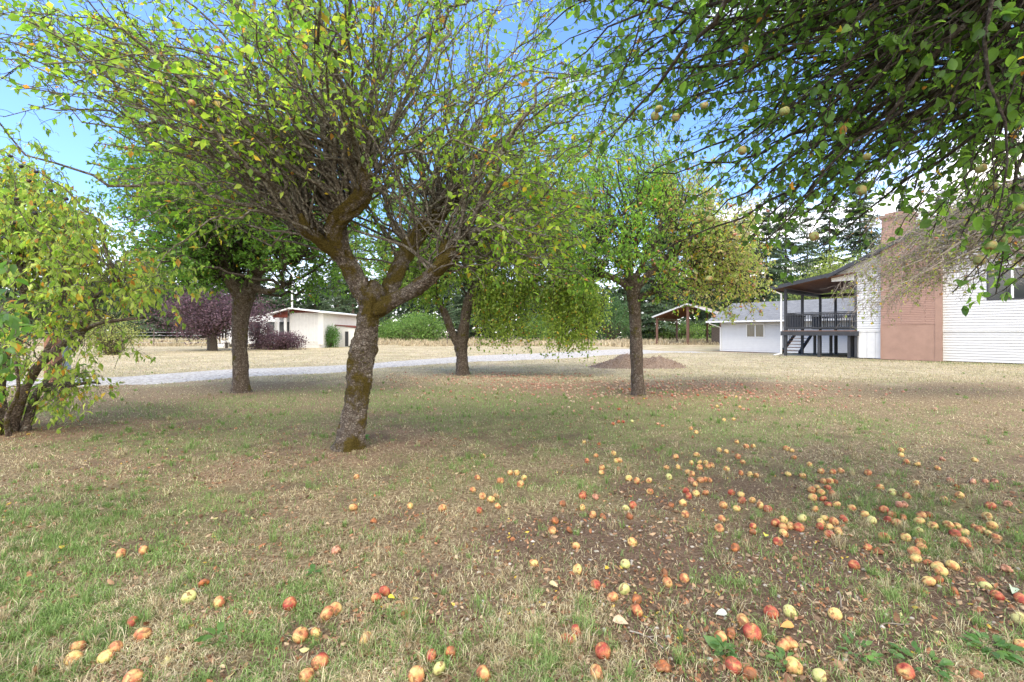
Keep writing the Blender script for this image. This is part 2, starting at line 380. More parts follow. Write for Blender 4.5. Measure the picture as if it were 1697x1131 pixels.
# gravel drive: a sheet just above the ground
def ribbon(name, near, far, mat, lift=.02, n=260, m=16, x0=-30, x1=15.3):
    X = np.linspace(x0, x1, n); V = []
    yn = road_y(X, near) + (fbm(X*1.3, X*0, 31)-.5)*.5; yf = road_y(X, far) + (fbm(X*1.1, X*0, 37)-.5)*.5
    for j in range(m):
        w = j/(m-1); y = yn*(1-w) + yf*w; V.append(np.stack([X, y, gz(X, y) + lift*math.sin(PI*min(1, max(0, w*1.0)))**.3 + .004 + (j in (0, m-1))*-.03], 1))
    V = np.concatenate(V); i = np.arange(m-1)[:,None]*n + np.arange(n-1)[None,:]
    return tag(mesh_obj(name, V, [np.stack([i, i+1, i+1+n, i+n], -1).reshape(-1,4)], mat, None, None, True), kind='structure')
def _gravel():
    t = NT('pale_gravel'); v = t.coord(); vo = t.new('ShaderNodeTexVoronoi'); vo.inputs['Scale'].default_value = 18; t.l.new(v, vo.inputs['Vector'])
    col = t.ramp(vo.outputs['Color'], [(.1,(.23,.21,.18)),(.5,(.39,.365,.33)),(.9,(.56,.53,.48))])
    col = t.mix(t.ramp(t.noise(v, 1.6, 6, .7), [(.50, 0), (.72, .55)]), col, (.40,.35,.27)); t.col(col); t.rough(.9, .2)
    t.bump(vo.outputs['Distance'], .9, .03); return t.m
ribbon('gravel_drive', ROAD_N, ROAD_F, _gravel())
rs = np.random.RandomState(77)

# ------------------------------------------------------------------ batch builders
def tubes(Pts, Rad, k=4, disp=None):
    """Pts (M,n,3), Rad (M,n) -> verts, quads"""
    Mn, n = Pts.shape[:2]
    tan = norm(np.gradient(Pts, axis=1)); avg = norm(Pts[:, -1] - Pts[:, 0])
    ref = np.cross(avg, norm(rs.randn(Mn, 3))); ref = norm(ref)[:, None, :] + 0*tan
    u = norm(np.cross(tan, ref)); v = np.cross(tan, u)
    a = np.arange(k)*2*PI/k
    ring = u[:, :, None, :]*np.cos(a)[None, None, :, None] + v[:, :, None, :]*np.sin(a)[None, None, :, None]
    rr = Rad[:, :, None, None]
    if disp is not None: rr = rr*disp
    V = (Pts[:, :, None, :] + ring*rr).reshape(-1, 3)
    b = (np.arange(Mn)*n*k)[:, None, None] + (np.arange(n-1)*k)[None, :, None]; j = np.arange(k)[None, None, :]; j2 = (j+1) % k
    Q = np.stack([b+j, b+j2, b+k+j2, b+k+j], -1).reshape(-1, 4)
    return V, Q
T_SIMPLE = (np.array([[0,0,0],[-.5,.42,.10],[0,.45,0],[.5,.42,.10],[0,1,-.10]]), [np.array([[0,2,1],[0,3,2],[1,2,4],[2,3,4]])])
def _detail(bend=.22, fold=.16):
    rows = [(.16,.34),(.42,.5),(.72,.36)]; V = [(0,0,0)]
    for t, w in rows: V += [(-w, t, fold*w*2-bend*t*t), (0, t+.02, -bend*t*t), (w, t, fold*w*2-bend*t*t)]
    V.append((0, 1, -bend*1.05))
    tris = [(0,2,1),(0,3,2),(7,8,10),(8,9,10)]
    q = [(1,2,5,4),(2,3,6,5),(4,5,8,7),(5,6,9,8)]
    return np.array(V), [np.array(tris), np.array(q)]
T_DET = _detail()
def leaves(pos, d, nrm, size, cols, tmpl=T_SIMPLE, width=.55):
    d = norm(d); s = norm(np.cross(d, nrm)); up = np.cross(s, d)
    T, Fs = tmpl; k = len(T)
    wv = width*(.8+.4*rs.rand(len(pos)))
    V = pos[:, None, :] + (s[:, None, :]*T[None, :, 0:1]*wv[:, None, None] + d[:, None, :]*T[None, :, 1:2] + up[:, None, :]*T[None, :, 2:3])*size[:, None, None]
    b = (np.arange(len(pos))*k)[:, None, None]
    return V.reshape(-1, 3), [(b + f[None]).reshape(-1, f.shape[1]) for f in Fs], np.repeat(cols, k, axis=0)
def merge(parts):
    Vs, Fd, Cs = [], {}, []; off = 0
    for V, Fs, Cc in parts:
        for f in (Fs if isinstance(Fs, list) else [Fs]): Fd.setdefault(f.shape[1], []).append(f+off)
        Vs.append(V); off += len(V)
        if Cc is not None: Cs.append(Cc)
    return np.concatenate(Vs), [np.concatenate(f) for f in Fd.values()], (np.concatenate(Cs) if Cs else None)
def bez(H, T, lift, n=10, wig=.05, side=.12):
    L = np.linalg.norm(T-H, axis=1, keepdims=True)
    Cn = (H+T)/2 + np.array([0,0,1.0])*lift*L + rs.randn(len(H), 3)*side*L
    t = np.linspace(0, 1, n)[None, :, None]
    Pp = (1-t)**2*H[:, None] + 2*t*(1-t)*Cn[:, None] + t*t*T[:, None]
    w = np.cumsum(rs.randn(len(H), n, 3), axis=1); w -= w[:, :1]; w -= w[:, -1:]*t
    return Pp + w*wig*L[:, None]/n**.5
def along(Pp, idx, t):
    n = Pp.shape[1]; f = t*(n-1); i = np.minimum(f.astype(int), n-2); fr = (f-i)[:, None]
    a = Pp[idx, i]; b = Pp[idx, i+1]; return a*(1-fr)+b*fr, norm(b-a)
def sample_boxes(boxes, rs=rs):
    out = []
    for px0, py0, px1, py1, y0, y1, c in boxes:
        a = rs.rand(c, 3); out.append(np.stack(P(px0+(px1-px0)*a[:,0], py0+(py1-py0)*a[:,1], y0+(y1-y0)*a[:,2]), 1))
    return np.concatenate(out)
def spline(pts, step):
    pts = np.array(pts, float); n = len(pts)
    out = []
    for i in range(n-1):
        p0, p1, p2, p3 = pts[max(i-1,0)], pts[i], pts[i+1], pts[min(i+2,n-1)]
        m = max(2, int(np.linalg.norm(p2[:3]-p1[:3])/step)); t = np.linspace(0, 1, m, endpoint=(i == n-2))[:, None]
        out.append(.5*((2*p1)+(-p0+p2)*t+(2*p0-5*p1+4*p2-p3)*t*t+(-p0+3*p1-3*p2+p3)*t**3))
    return np.concatenate(out)
def limb(pts, step=.03, k=18, rough=.10, seed=0):
    """pts: rows of x,y,z,radius -> bark tube with a knobbly surface and a closed end"""
    q = spline(pts, step); Pp = q[None, :, :3]; Rr = q[None, :, 3]
    s = np.concatenate([[0], np.cumsum(np.linalg.norm(np.diff(q[:, :3], axis=0), axis=1))])
    an = np.arange(k)*2*PI/k; r0 = q[:, 3].mean()
    A, S = np.meshgrid(an, s); cx, cy = np.cos(A)*1.4, np.sin(A)*1.4
    dsp = 1 + rough*((vnoise(cx*1.6+S*3.2/ (r0*6+.2), cy*1.6+S*2.1/(r0*6+.2), seed)-.5)*2.4 + (vnoise(cx*4+S*13, cy*4-S*9, seed+3)-.5)*1.3 + (vnoise(cx*9+S*34, cy*9+S*21, seed+5)-.5)*.8)
    V, Q = tubes(Pp, Rr, k, dsp[None, :, :, None])
    V = np.vstack([V, q[-1, :3]]); e = (len(s)-1)*k; j = np.arange(k)
    return V, [Q, np.stack([e+j, e+(j+1) % k, np.full(k, len(V)-1)], 1)], None

def leafcols(n, greens, yellow=0.0, ycol=((.50,.36,.05),(.42,.20,.05)), var=.35):
    g = np.array(greens); i = rs.randint(0, len(g), n); j = rs.randint(0, len(g), n); w = rs.rand(n, 1)
    c = (g[i]*w + g[j]*(1-w))*(1-var/2+var*rs.rand(n, 1))
    m = rs.rand(n) < yellow; y = np.array(ycol); c[m] = y[rs.randint(0, len(y), m.sum())]*(.75+.5*rs.rand(m.sum(), 1)); return c

def apple_mesh(seed, rot=0.0, seg=20, rings=14):
    r_ = np.random.RandomState(seed); th = np.linspace(0, PI, rings+1); ph = np.arange(seg)*2*PI/seg
    V = [(0,0,.0)]; prof = lambda a: 1 - .34*np.exp(-(a/.42)**2) - .16*np.exp(-((PI-a)/.38)**2)
    V = [(0, 0, prof(0.0)*.92)]
    lob = r_.rand()*PI; el = 1+.10*r_.randn()
    dents = [(norm(r_.randn(3)), .3+.5*r_.rand(), (.18+.35*r_.rand())*rot) for _ in range(5)] if rot else []
    def pt(a, p):
        rr = prof(a)*(1+.03*math.cos(5*p+lob)*(a > PI/2)); d = np.array([math.sin(a)*math.cos(p), math.sin(a)*math.sin(p), math.cos(a)])
        for dd, w, dep in dents: rr -= dep*math.exp(-(np.arccos(np.clip(d@dd, -1, 1))/w)**2)
        rr *= 1 + rot*.10*(vnoise(d[0]*4+seed, d[1]*4+d[2]*3)-.5); return tuple(d*rr*np.array([1, 1, .90*el]))
    V = [pt(0, 0)]
    for a in th[1:-1]:
        for p in ph: V.append(pt(a, p))
    V.append(pt(PI, 0)); V = np.array(V); V -= (V.max(0)+V.min(0))/2; n = len(V)
    tr = [(0, 1+j, 1+(j+1) % seg) for j in range(seg)] + [(n-1, n-1-seg+(j+1) % seg, n-1-seg+j) for j in range(seg)]
    qd = [(1+i*seg+j, 1+(i+1)*seg+j, 1+(i+1)*seg+(j+1) % seg, 1+i*seg+(j+1) % seg) for i in range(rings-2) for j in range(seg)]
    return V, [np.array(tr), np.array(qd)]
def mat_apple(name, c1, c2, c3, spots=.4, brown=0.0):
    t = NT(name); v = t.coord(); oi = t.new('ShaderNodeObjectInfo')
    ad = t.new('ShaderNodeVectorMath', operation='ADD'); t.l.new(v, ad.inputs[0])
    cbn = t.new('ShaderNodeCombineXYZ'); r10 = t.math('MULTIPLY', oi.outputs['Random'], 20.0)
    for i in range(3): t.l.new(r10, cbn.inputs[i])
    t.l.new(cbn.outputs[0], ad.inputs[1]); w = ad.outputs[0]
    n = t.noise(w, 1.0, 3, .55)
    st = t.new('ShaderNodeMapping'); t.l.new(w, st.inputs[0]); st.inputs['Scale'].default_value = (7, 7, 1.2)
    n2 = t.noise(st.outputs[0], 1.0, 4, .7); f = t.math('ADD', t.math('MULTIPLY', n, .8), t.math('MULTIPLY', n2, .25))
    col = t.ramp(f, [(.36, c1), (.50, c2), (.62, c3)])
    sp_ = t.noise(w, 9, 3, .6); col = t.mix(t.ramp(sp_, [(.60, 0), (.68, spots)]), col, (.13,.055,.025))
    bn = t.noise(w, 1.35, 2, .5); col = t.mix(t.ramp(bn, [(.57-.20*brown, 0), (.63-.16*brown, .8)]), col, (.16,.075,.035))
    t.col(col); t.rough(.55, .25); t.bump(t.noise(w, 8, 3), .12, .1); return t.m
AP = {'r': mat_apple('red_apple_skin', (.50,.34,.12), (.40,.13,.065), (.28,.045,.035)),
      'o': mat_apple('orange_apple_skin', (.52,.43,.17), (.48,.27,.11), (.36,.12,.06)),
      'y': mat_apple('yellow_apple_skin', (.50,.44,.15), (.58,.43,.16), (.48,.21,.09)),
      'g': mat_apple('green_apple_skin', (.33,.38,.11), (.46,.46,.18), (.50,.44,.19)),
      'b': mat_apple('rotting_apple_skin', (.34,.17,.07), (.24,.09,.045), (.44,.15,.05), .6, .6),
      'p': mat_apple('dull_pink_apple_skin', (.56,.36,.22), (.50,.25,.16), (.36,.15,.10), .5, .3)}
AP['G'] = mat_apple('unripe_apple_skin', (.13,.17,.05), (.22,.25,.08), (.30,.22,.08), .5)
_am = {}
def apple_data(c, variant):
    k = (c, variant)
    if k not in _am:
        rot = {'b': 1.0, 'p': .5}.get(c, .0) if variant < 2 else {'b': 1.3, 'p': .8}.get(c, .45)
        V, Fs = apple_mesh(variant*7+ord(c), rot); o = mesh_obj('apple', V, Fs, AP[c], None, None, True); _am[k] = o.data
        bpy.data.objects.remove(o)
    return _am[k]
def put_apple(name, c, loc, r, parent=None, variant=None, tilt=True):
    o = bpy.data.objects.new(name, apple_data(c, rs.randint(0, 4) if variant is None else variant)); C.objects.link(o)
    if parent is not None: o.parent = parent; loc = np.array(loc) - np.array(parent.location)
    o.location = tuple(float(v) for v in loc); o.scale = (r, r, r)
    o.rotation_euler = (rs.uniform(-1.4, 1.4) if tilt else rs.uniform(-.4, .4), rs.uniform(-1.4, 1.4) if tilt else rs.uniform(-.4,.4), rs.uniform(0, 6.28)); return o

def grow_tree(name, label, cat, base, limbs, heads, boxes, bark, sbark, greens, group=None, lift=.12, r0=.022, wig=.10, side=.10,
              twd=7.0, twl=(.10,.42), lpt=4.5, leafsize=(.055,.085), yellow=.05, tmpl=T_SIMPLE, leafmat='leaf', down=.35, sub=1.0,
              k=18, step=.03, colfn=None, tw0=.12, apples=None, spur=3.0, twdroop=0.0, rough=.10, width=.55, headrand=.6, trunkname='trunk', tr=.0032):
    """trunk and limbs along measured lines; shoots arch from the limb heads to points spread through the crown's volume"""
    root = thing(name, label, cat, base, 0, group)
    V, Fs, _ = merge([limb(l, step, k, rough, i*5) for i, l in enumerate(limbs)])
    mesh_obj(trunkname, V, Fs, M[bark], root, None, True)
    heads = np.array(heads, float)
    T = sample_boxes(boxes)
    D = np.linalg.norm(T[:, None]-heads[None], axis=2)*(1-headrand/2+headrand*rs.rand(len(T), len(heads)))
    H = heads[D.argmin(1)] + rs.randn(len(T), 3)*.035
    S = bez(H, T, lift, 14, wig, side); L = np.linalg.norm(T-H, axis=1)
    Rr = (r0*(.40+.55*rs.rand(len(T))+.75*(rs.rand(len(T)) < .18))*np.clip(L/1.6, .5, 1.3))[:, None]*np.linspace(1, .16, 14)[None]
    Rr = np.maximum(Rr, tr)
    parts = [tubes(S, Rr, 6)[0:2] + (None,)]
    # laterals
    cnt = rs.poisson(np.clip(L*twd, 1, 60)); idx = np.repeat(np.arange(len(T)), cnt); t = tw0+(1-tw0)*rs.rand(len(idx))**.8
    p, d = along(S, idx, t); ln = (twl[0]+(twl[1]-twl[0])*rs.rand(len(idx))**1.8)*(1.15-.45*t)
    dd = norm(d*.55 + rs.randn(len(idx), 3)*.75 + np.array([0,0,.25-twdroop])); e = p + dd*ln[:, None] + np.array([0,0,-1.0])*(twdroop*ln)[:, None]
    W = bez(p, e, .08, 6, .12, .1); parts.append(tubes(W, np.maximum(tr*.75, .0055*(1-t))[:, None]*np.linspace(1, .5, 6)[None], 3)[0:2] + (None,))
    # sub-laterals
    c2 = rs.poisson(ln*6*sub); i2 = np.repeat(np.arange(len(idx)), c2); t2 = .2+.8*rs.rand(len(i2)); p2, d2 = along(W, i2, t2)
    l2 = ln[i2]*(.25+.45*rs.rand(len(i2))); e2 = p2 + norm(d2*.5+rs.randn(len(i2), 3)*.7-np.array([0,0,twdroop*.7]))*l2[:, None]
    if len(i2):
        W2 = bez(p2, e2, .05, 4, .12, .1); parts.append(tubes(W2, np.full((len(i2), 4), tr*.6), 3)[0:2] + (None,))
    V, Fs, _ = merge(parts); mesh_obj('branches', V, Fs, M[sbark], root)
    # leaves on laterals, sub-laterals and spurs
    pp, dd_ = [], []
    def put(Wp, lens, dens, mn=0):
        c = rs.poisson(lens*dens*10 + mn); i = np.repeat(np.arange(len(Wp)), c); tt = .25+.75*rs.rand(len(i))**.7; a, b = along(Wp, i, tt); pp.append(a); dd_.append(b)
    put(W, ln, lpt*.45, lpt*.25)
    if len(i2): put(W2, l2, lpt*.6, lpt*.15)
    put(S, L, spur*.12)
    pos = np.concatenate(pp); dr = np.concatenate(dd_); n = len(pos)
    pos = pos + rs.randn(n, 3)*.008
    ld = norm(dr*.35 + rs.randn(n, 3)*.62 - np.array([0,0,down])); nr = norm(rs.randn(n, 3)*.75 + np.array([0,0,1.0]))
    sz = leafsize[0]*.8 + (leafsize[1]*1.1-leafsize[0]*.8)*rs.rand(n)**1.2
    leaf_tone = .85+.3*vnoise(pos[:,0]*1.7+pos[:,2], pos[:,1]*1.7-pos[:,2]*1.3, 8)  # leaf colour varies in soft random patches through the crown
    V, Fs, Cc = leaves(pos, ld, nr, sz, (leafcols(n, greens, yellow) if colfn is None else colfn(pos))*leaf_tone[:, None], tmpl, width)
    mesh_obj('crown', V, Fs, M[leafmat], root, Cc)
    if apples:
        na, cols_, rr = apples[0], apples[1], apples[2]; flt = apples[3] if len(apples) > 3 else None
        cand = np.arange(len(W))
        if flt is not None: cand = cand[flt(W[:, -1])]
        if len(cand):
            for q in rs.choice(cand, min(na, len(cand)), replace=False):
                put_apple('apple', cols_[rs.randint(len(cols_))], W[q, -1] - np.array([0,0,rr*1.0]), rr*(.8+.35*rs.rand()), root, None, False)
    print(name, 'shoots', len(T), 'twigs', len(W), len(i2), 'leaves', n)
    return root
def LP(rows, k=.84):            # measured limb rows: px, py, Y, width in pixels
    return [tuple(P(a, b, y)) + (w*k/2/F*y,) for a, b, y, w in rows]

# ================================================================== HOUSE
HR = math.atan2(E1[1], E1[0])
def lap(name, span, z0, z1, y, mat, parent, step=.12, th=.022, cuts=()):
    """lap siding facing -y: each course leans out at its foot; cuts = (x0,x1,z0,z1) openings"""
    mb = MB(); z = z0
    while z < z1-1e-6:
        zt = min(z+step, z1); segs = [span((z+zt)/2)]
        if segs[0] is None: z = zt; continue
        a0, b0 = span(z) or segs[0]; a1, b1 = span(zt) or segs[0]
        pieces = [[(a0, b0), (a1, b1)]]
        for cx0, cx1, cz0, cz1 in cuts:
            if z < cz1 and zt > cz0:
                np_ = []
                for (l, r), (l1, r1) in pieces:
                    if l < cx0: np_.append([(l, min(r, cx0)), (l1, min(r1, cx0))])
                    if r > cx1: np_.append([(max(l, cx1), r), (max(l1, cx1), r1)])
                pieces = np_
        for (l, r), (l1, r1) in pieces:
            g = z+.015
            mb.add([(l,y-th,g),(r,y-th,g),(r1,y,zt),(l1,y,zt),(l,y+.012,g),(r,y+.012,g),(l,y+.012,z-.001),(r,y+.012,z-.001)], [(0,1,2,3),(4,5,1,0),(6,7,5,4)])
        z = zt
    return mb.build(name, mat, parent)
house = thing('house', 'white lap-sided house with brown chimney wall and dark trim at the right', 'house', (HX, HY, 0), HR)
XL, XR, PK, PZ, EZ = -3.2, 8.6, 2.6, 7.75, 4.30
SL = (PZ-EZ)/(PK+4.3)
def gab(z):
    if z <= 4.45: return (XL, XR)
    l = (z-EZ)/SL - 4.3 + .12; return (max(l, -4.25), 2*PK-max(l, -4.25)) if l < PK-.02 else None
WIN = (1.45, 3.35, 2.80, 4.0)
core = MB(); core.box(XL+.02, XR, .05, 14, 0.05, 4.5); core.build('core_wall', M['white'], house)
lap('gable_siding', gab, 1.42, PZ-.06, 0.0, M['white'], house, cuts=[WIN])
gp = MB(); gp.prism([(-4.2, 4.42), (2*PK+4.2, 4.42), (PK, PZ-.12)], .1, 'y', .03); gp.build('gable_backing', M['white'], house)
lap('lower_siding', lambda z: (-.02, XR), .03, 1.38, 0.03, M['white'], house)
pn = MB()
for i in range(3): pn.box(-3.12+i*.335, -3.12+i*.335+.325, .012, .035, .04, 1.38)
pn.build('skirting_panel', M['cream'], house)
tr_ = MB(); tr_.box(-.02, XR, -.022, .03, 1.375, 1.42); tr_.box(-3.2, -2.19, -.018, .02, 1.378, 1.422); tr_.build('sill_trim', M['white_trim'], house)
ct = MB(); ct.box(-3.30, -3.19, -.03, .12, 0.05, 4.30); ct.build('corner_post', M['grey_paint'], house, .004)
wf = MB(); x0, x1, z0, z1 = WIN
wf.box(x0-.05, x0, -.035, .03, z0-.05, z1+.05); wf.box(x1, x1+.05, -.035, .03, z0-.05, z1+.05); wf.box(x0, x1, -.035, .03, z1, z1+.05); wf.box(x0, x1, -.037, .03, z0-.05, z0)
wfo = wf.build('window', M['grey_paint'], house)
wm = MB(); wm.box(x0+.66, x0+.74, -.045, .0, z0+.003, z1-.003); wm.build('mullion', M['white_trim'], wfo)
gl = MB(); gl.box(x0, x1, -.012, .0, z0, z1); gl.build('pane', M['glass'], wfo)
ch = MB(); ch.box(-2.18, 0.0, -.30, .02, 1.72, 4.9); ch.prism([(-2.18,4.9),(0,4.9),(-.98,6.0),(-2.18,6.0)], .32, 'y', -.30)
ch.box(-2.16, -.98, -.28, .55, 6.0, 6.95)
cho = ch.build('chimney', M['brick'], house)
cs = MB(); cs.box(-2.14, -.2, -.285, .02, .02, 1.72); cs.build('chimney_base', M['stucco'], cho)
cb_ = MB(); cb_.box(-.215, 0.012, -.312, .02, .02, 4.9); cb_.box(-2.19,-2.135,-.308,.02,.02,1.722); cb_.build('corner_band', M['stucco'], cho)
cp = MB(); cp.box(-2.24, -.90, -.36, .63, 6.95, 7.07); cp.box(-2.05, -1.1, -.2, .5, 7.07, 7.20); cp.build('chimney_cap', M['stucco'], cho, .01)
# main roof
th = .14; rf = MB(); ov = -.42
for s in (-1, 1):
    f = lambda x: PK + s*(x-PK)
    a = [(f(-4.42), EZ-.03), (f(PK), PZ+.03), (f(PK), PZ+.03+th), (f(-4.42), EZ-.03+th)]
    rf.prism(a if s > 0 else a[::-1], 14.8, 'y', ov)
ro = rf.build('roof', M['shingle'], house)
fs = MB()
for s in (-1, 1):
    f = lambda x: PK + s*(x-PK)
    a = [(f(-4.42), EZ-.10), (f(PK), PZ-.04), (f(PK), PZ+.14), (f(-4.42), EZ+.08)]
    fs.prism(a if s > 0 else a[::-1], .03, 'y', ov-.032)
fs.build('fascia', M['grey_paint'], ro)
# porch
PX0, PX1, PY1 = -7.25, -4.2, 6.7
porch = MB(); porch.prism([(PX0, 3.86), (PX1, 4.34), (PX1, 4.48), (PX0, 3.98)], PY1+.42, 'y', ov+.02)
pr = porch.build('porch_roof', M['shingle'], house)
pf = MB(); pf.prism([(PX0-.03, 3.76), (PX1, 4.30), (PX1, 4.50), (PX0-.03, 3.96)], .035, 'y', ov-.03); pf.box(PX0-.04, PX0, ov, PY1, 3.78, 3.98); pf.build('fascia', M['grey_paint'], pr)
pc = MB(); pc.prism([(PX0+.1, 3.83), (PX1+1.0, 4.40), (PX1+1.0, 4.45), (PX0+.1, 3.855)], PY1-ov-.1, 'y', ov+.05); pc.build('ceiling', M['ceil_wood'], pr)
pw = MB(); pw.prism([(-4.3, 4.05), (-3.3, 4.05), (-3.3, 4.42), (-4.3, 4.30)], .03, 'y', -.02); pw.build('beam_cover', M['cream'], pr)
pb = MB(); pb.box(-6.6, -6.46, 0, 6.3, 3.66, 3.84); pb.box(-6.6, -3.25, 6.2, 6.32, 3.66, 3.85); pb.build('beam', M['grey_paint'], pr)
def dpost(x, y, z0, z1, w=.13):
    z0 = -.12; m = MB(); m.box(x-w/2, x+w/2, y-w/2, y+w/2, z0, z1); return m.build('deck_post', M['grey_paint'], house, .004)
for x, y in ((-6.53, .06), (-6.53, 2.8), (-6.53, 6.2), (-5.7, 6.26), (-4.6, 6.26)): dpost(x, y, 0, 3.66 if x < -6 else 3.66)
for x, y in ((-4.9, .1), (-4.95, 2.4), (-4.1, 2.9), (-4.3, 4.5), (-3.75, 1.6), (-3.55, .1), (-5.2, 4.4), (-3.42, 3.0), (-5.9, 2.9)): dpost(x, y, 0, 1.2)
dk = MB()
for i in range(44): dk.box(-6.72, -3.2, -.06+i*.145, -.06+i*.145+.138, 1.41, 1.446)
dko = dk.build('deck_floor', M['deck_wood'], house)
df = MB(); df.box(-6.74, -3.1, -.1, -.063, 1.17, 1.408); df.box(-6.76, -6.723, -.06, 6.35, 1.17, 1.408)
for i in range(8): df.box(-6.7, -3.2, .5+i*.75, .54+i*.75, 1.18, 1.405)
df.build('joist', M['grey_paint'], dko)
def railing(p, q, zb=1.446, h=.98, step=.125):
    p = Vector(p); q = Vector(q); m = MB()
    m.beam((p.x,p.y,zb+h), (q.x,q.y,zb+h), .10, .045); m.beam((p.x,p.y,zb+h-.09), (q.x,q.y,zb+h-.09), .04, .085); m.beam((p.x,p.y,zb+.15), (q.x,q.y,zb+.15), .04, .10)
    L = (q-p).length; n = int(L/step)
    for i in range(n):
        c = p.lerp(q, (i+.5)/n); m.box(c.x-.018, c.x+.018, c.y-.045, c.y-.022, zb+.12, zb+h-.05)
    return m.build('railing', M['grey_paint'], house)
railing((-6.46, .02, 0), (-3.3, .02, 0)); railing((-6.55, .12, 0), (-6.55, 3.3, 0)); railing((-6.55, 6.22, 0), (-3.4, 6.22, 0)); railing((-6.55, 4.6, 0), (-6.55, 6.2, 0))
# steps on the far side of the deck
stp = MB(); n = 7
stp.prism([(3.0,0),(3.3,0),(5.9,1.30),(5.9,1.12+.3),(5.6,1.43),(3.0,.16)], .05, 'x', -6.82); so = stp.build('stair_stringer', M['grey_paint'], house)
sd = MB()
for i in range(n): sd.box(-7.75, -6.83, 3.1+i*.40, 3.1+i*.40+.36, .17+i*.19, .21+i*.19)
sd.build('tread', M['deck_wood'], so)
s2 = MB(); s2.prism([(3.0,0),(3.3,0),(5.9,1.30),(5.9,1.42),(5.6,1.43),(3.0,.16)], .05, 'x', -7.8)
for i in range(9): s2.box(-7.80, -7.765, 3.1+i*.32, 3.135+i*.32, .2+i*.15, 1.15+i*.15)
s2.prism([(3.05,1.12),(5.8,2.40),(5.8,2.50),(3.05,1.22)], .06, 'x', -7.81); s2.box(-7.83,-7.73,3.0,3.1,0,1.25); s2.build('stair_rail', M['grey_paint'], so)
# gutter and downspout at the porch corner
dn = MB(); dn.beam((PX0+.02, ov-.03, 3.80), (PX0+.25, ov+.2, 3.72), .07, .06); dn.beam((PX0+.25, ov+.2, 3.72), (-6.72, -.05, 3.55), .07, .06)
dn.beam((-6.72, -.05, 3.57), (-6.72, -.05, .12), .075, .06, (0,1,0)); dn.beam((-6.72, -.05, .14), (-7.0, -.35, .05), .08, .06); dn.build('downspout', M['white_trim'], house)

# ================================================================== GARAGE
garage = thing('garage', 'low white garage with grey shingle roof and one small window', 'garage', (17.8, 38.0, -.29), HR)
gl_, gd, ge = 11.1, 7.4, 2.50
WG = (2.11, 3.37, 1.28, 2.26)
bb = MB(); bb.box(.02, gl_, .04, gd, 0.03, ge); bb.build('wall', M['white'], garage)
lap('siding', lambda z: (0, gl_), .05, ge, 0.0, M['white'], garage, .14, cuts=[WG])
wv_ = MB(); x0, x1, z0, z1 = WG
wv_.box(x0-.06, x0, -.04, .015, z0-.06, z1+.06); wv_.box(x1, x1+.06, -.04, .015, z0-.06, z1+.06); wv_.box(x0, x1, -.04, .015, z1, z1+.06); wv_.box(x0, x1, -.042, .015, z0-.06, z0); wv_.box(x0+.60, x0+.67, -.034, .012, z0+.002, z1-.002)
wo = wv_.build('window', M['white_trim'], garage); gq = MB(); gq.box(x0, x1, -.008, .030, z0, z1); gq.build('pane', M['glass_warm'], wo)
o_ = .65; ym = 4.2; zr = 4.22; yb = -o_; ye = 2*ym+o_; xl = -.95; xr_ = gl_+.1
rs_ = MB(); rs_.prism([(yb, ge), (ym, zr), (ym, zr+.10), (yb, ge+.10)][::-1], xr_-xl, 'x', xl); rs_.prism([(ye, ge), (ym, zr), (ym, zr+.10), (ye, ge+.10)], xr_-xl, 'x', xl)
hro = rs_.build('roof', M['shingle_y'], garage)
fg = MB(); fg.box(xl-.02, xr_, yb-.11, yb-.003, ge-.04, ge+.085); fg.build('gutter', M['white_trim'], hro)
ge_ = MB(); ge_.prism([(0, ge), (2*ym, ge), (ym, zr-.12)], .08, 'x', .0); ge_.build('gable_wall', M['white'], garage)
so_ = MB(); so_.box(xl+.02, xr_, yb+.01, -.03, ge-.035, ge-.005); so_.build('soffit', M['ceil_wood'], hro)
dg = MB(); dg.beam((xl+.25, yb-.06, ge-.05), (xl+.35, yb-.04, ge-.15), .08, .07); dg.beam((xl+.35, yb-.04, ge-.15), (-.03, -.06, ge-.45), .08, .07); dg.beam((-.03, -.06, ge-.43), (-.03, -.06, .06), .08, .07, (0,1,0)); dg.build('downspout', M['white_trim'], garage)
bk = MB(); bk.box(-.6, gl_, -.35, -.03, -.08, .03); bk.build('bark_border', M['brown_wood'], garage)

# ================================================================== CARPORT
cpY = 50.0; c0 = P(1087, 551, cpY); cw = 7.1
carport = thing('carport', 'open timber carport with pale gable roof beyond the garage', 'carport', (c0[0], cpY, 0), R(-35))
rz_ = 3.0; pz = 4.35; mid = 3.4
for s in (0, 1):
    a = [(-.3, rz_), (mid, pz), (mid, pz+.10), (-.3, rz_+.10)]
    if s: a = [(2*mid-x, z) for x, z in a][::-1]
    m = MB(); m.prism(a, 9, 'y', -.3); m.build('roof_sheet', M['tan_roof'], carport)
rr_ = MB()
for j in range(10):
    for s in (0, 1):
        p, q = ((-.2, rz_-.04), (mid-.03, pz-.05))
        if s: p, q = ((2*mid-p[0], p[1]), (2*mid-q[0], q[1]))
        rr_.beam((p[0], j*.95-.1, p[1]), (q[0], j*.95-.1, q[1]), .05, .13)
rr_.build('rafter', M['ceil_wood'], carport)
ff = MB(); ff.beam((-.35, -.33, rz_+.03), (mid, -.33, pz+.03), .04, .17); ff.beam((2*mid+.35, -.33, rz_+.03), (mid, -.33, pz+.03), .04, .17); ff.build('fascia', M['metal'], carport)
for bx_ in (0, 2*mid-.15): bmx = MB(); bmx.box(bx_, bx_+.15, 0, 8.5, rz_-.3, rz_-.12); bmx.build('beam', M['brown_wood'], carport)
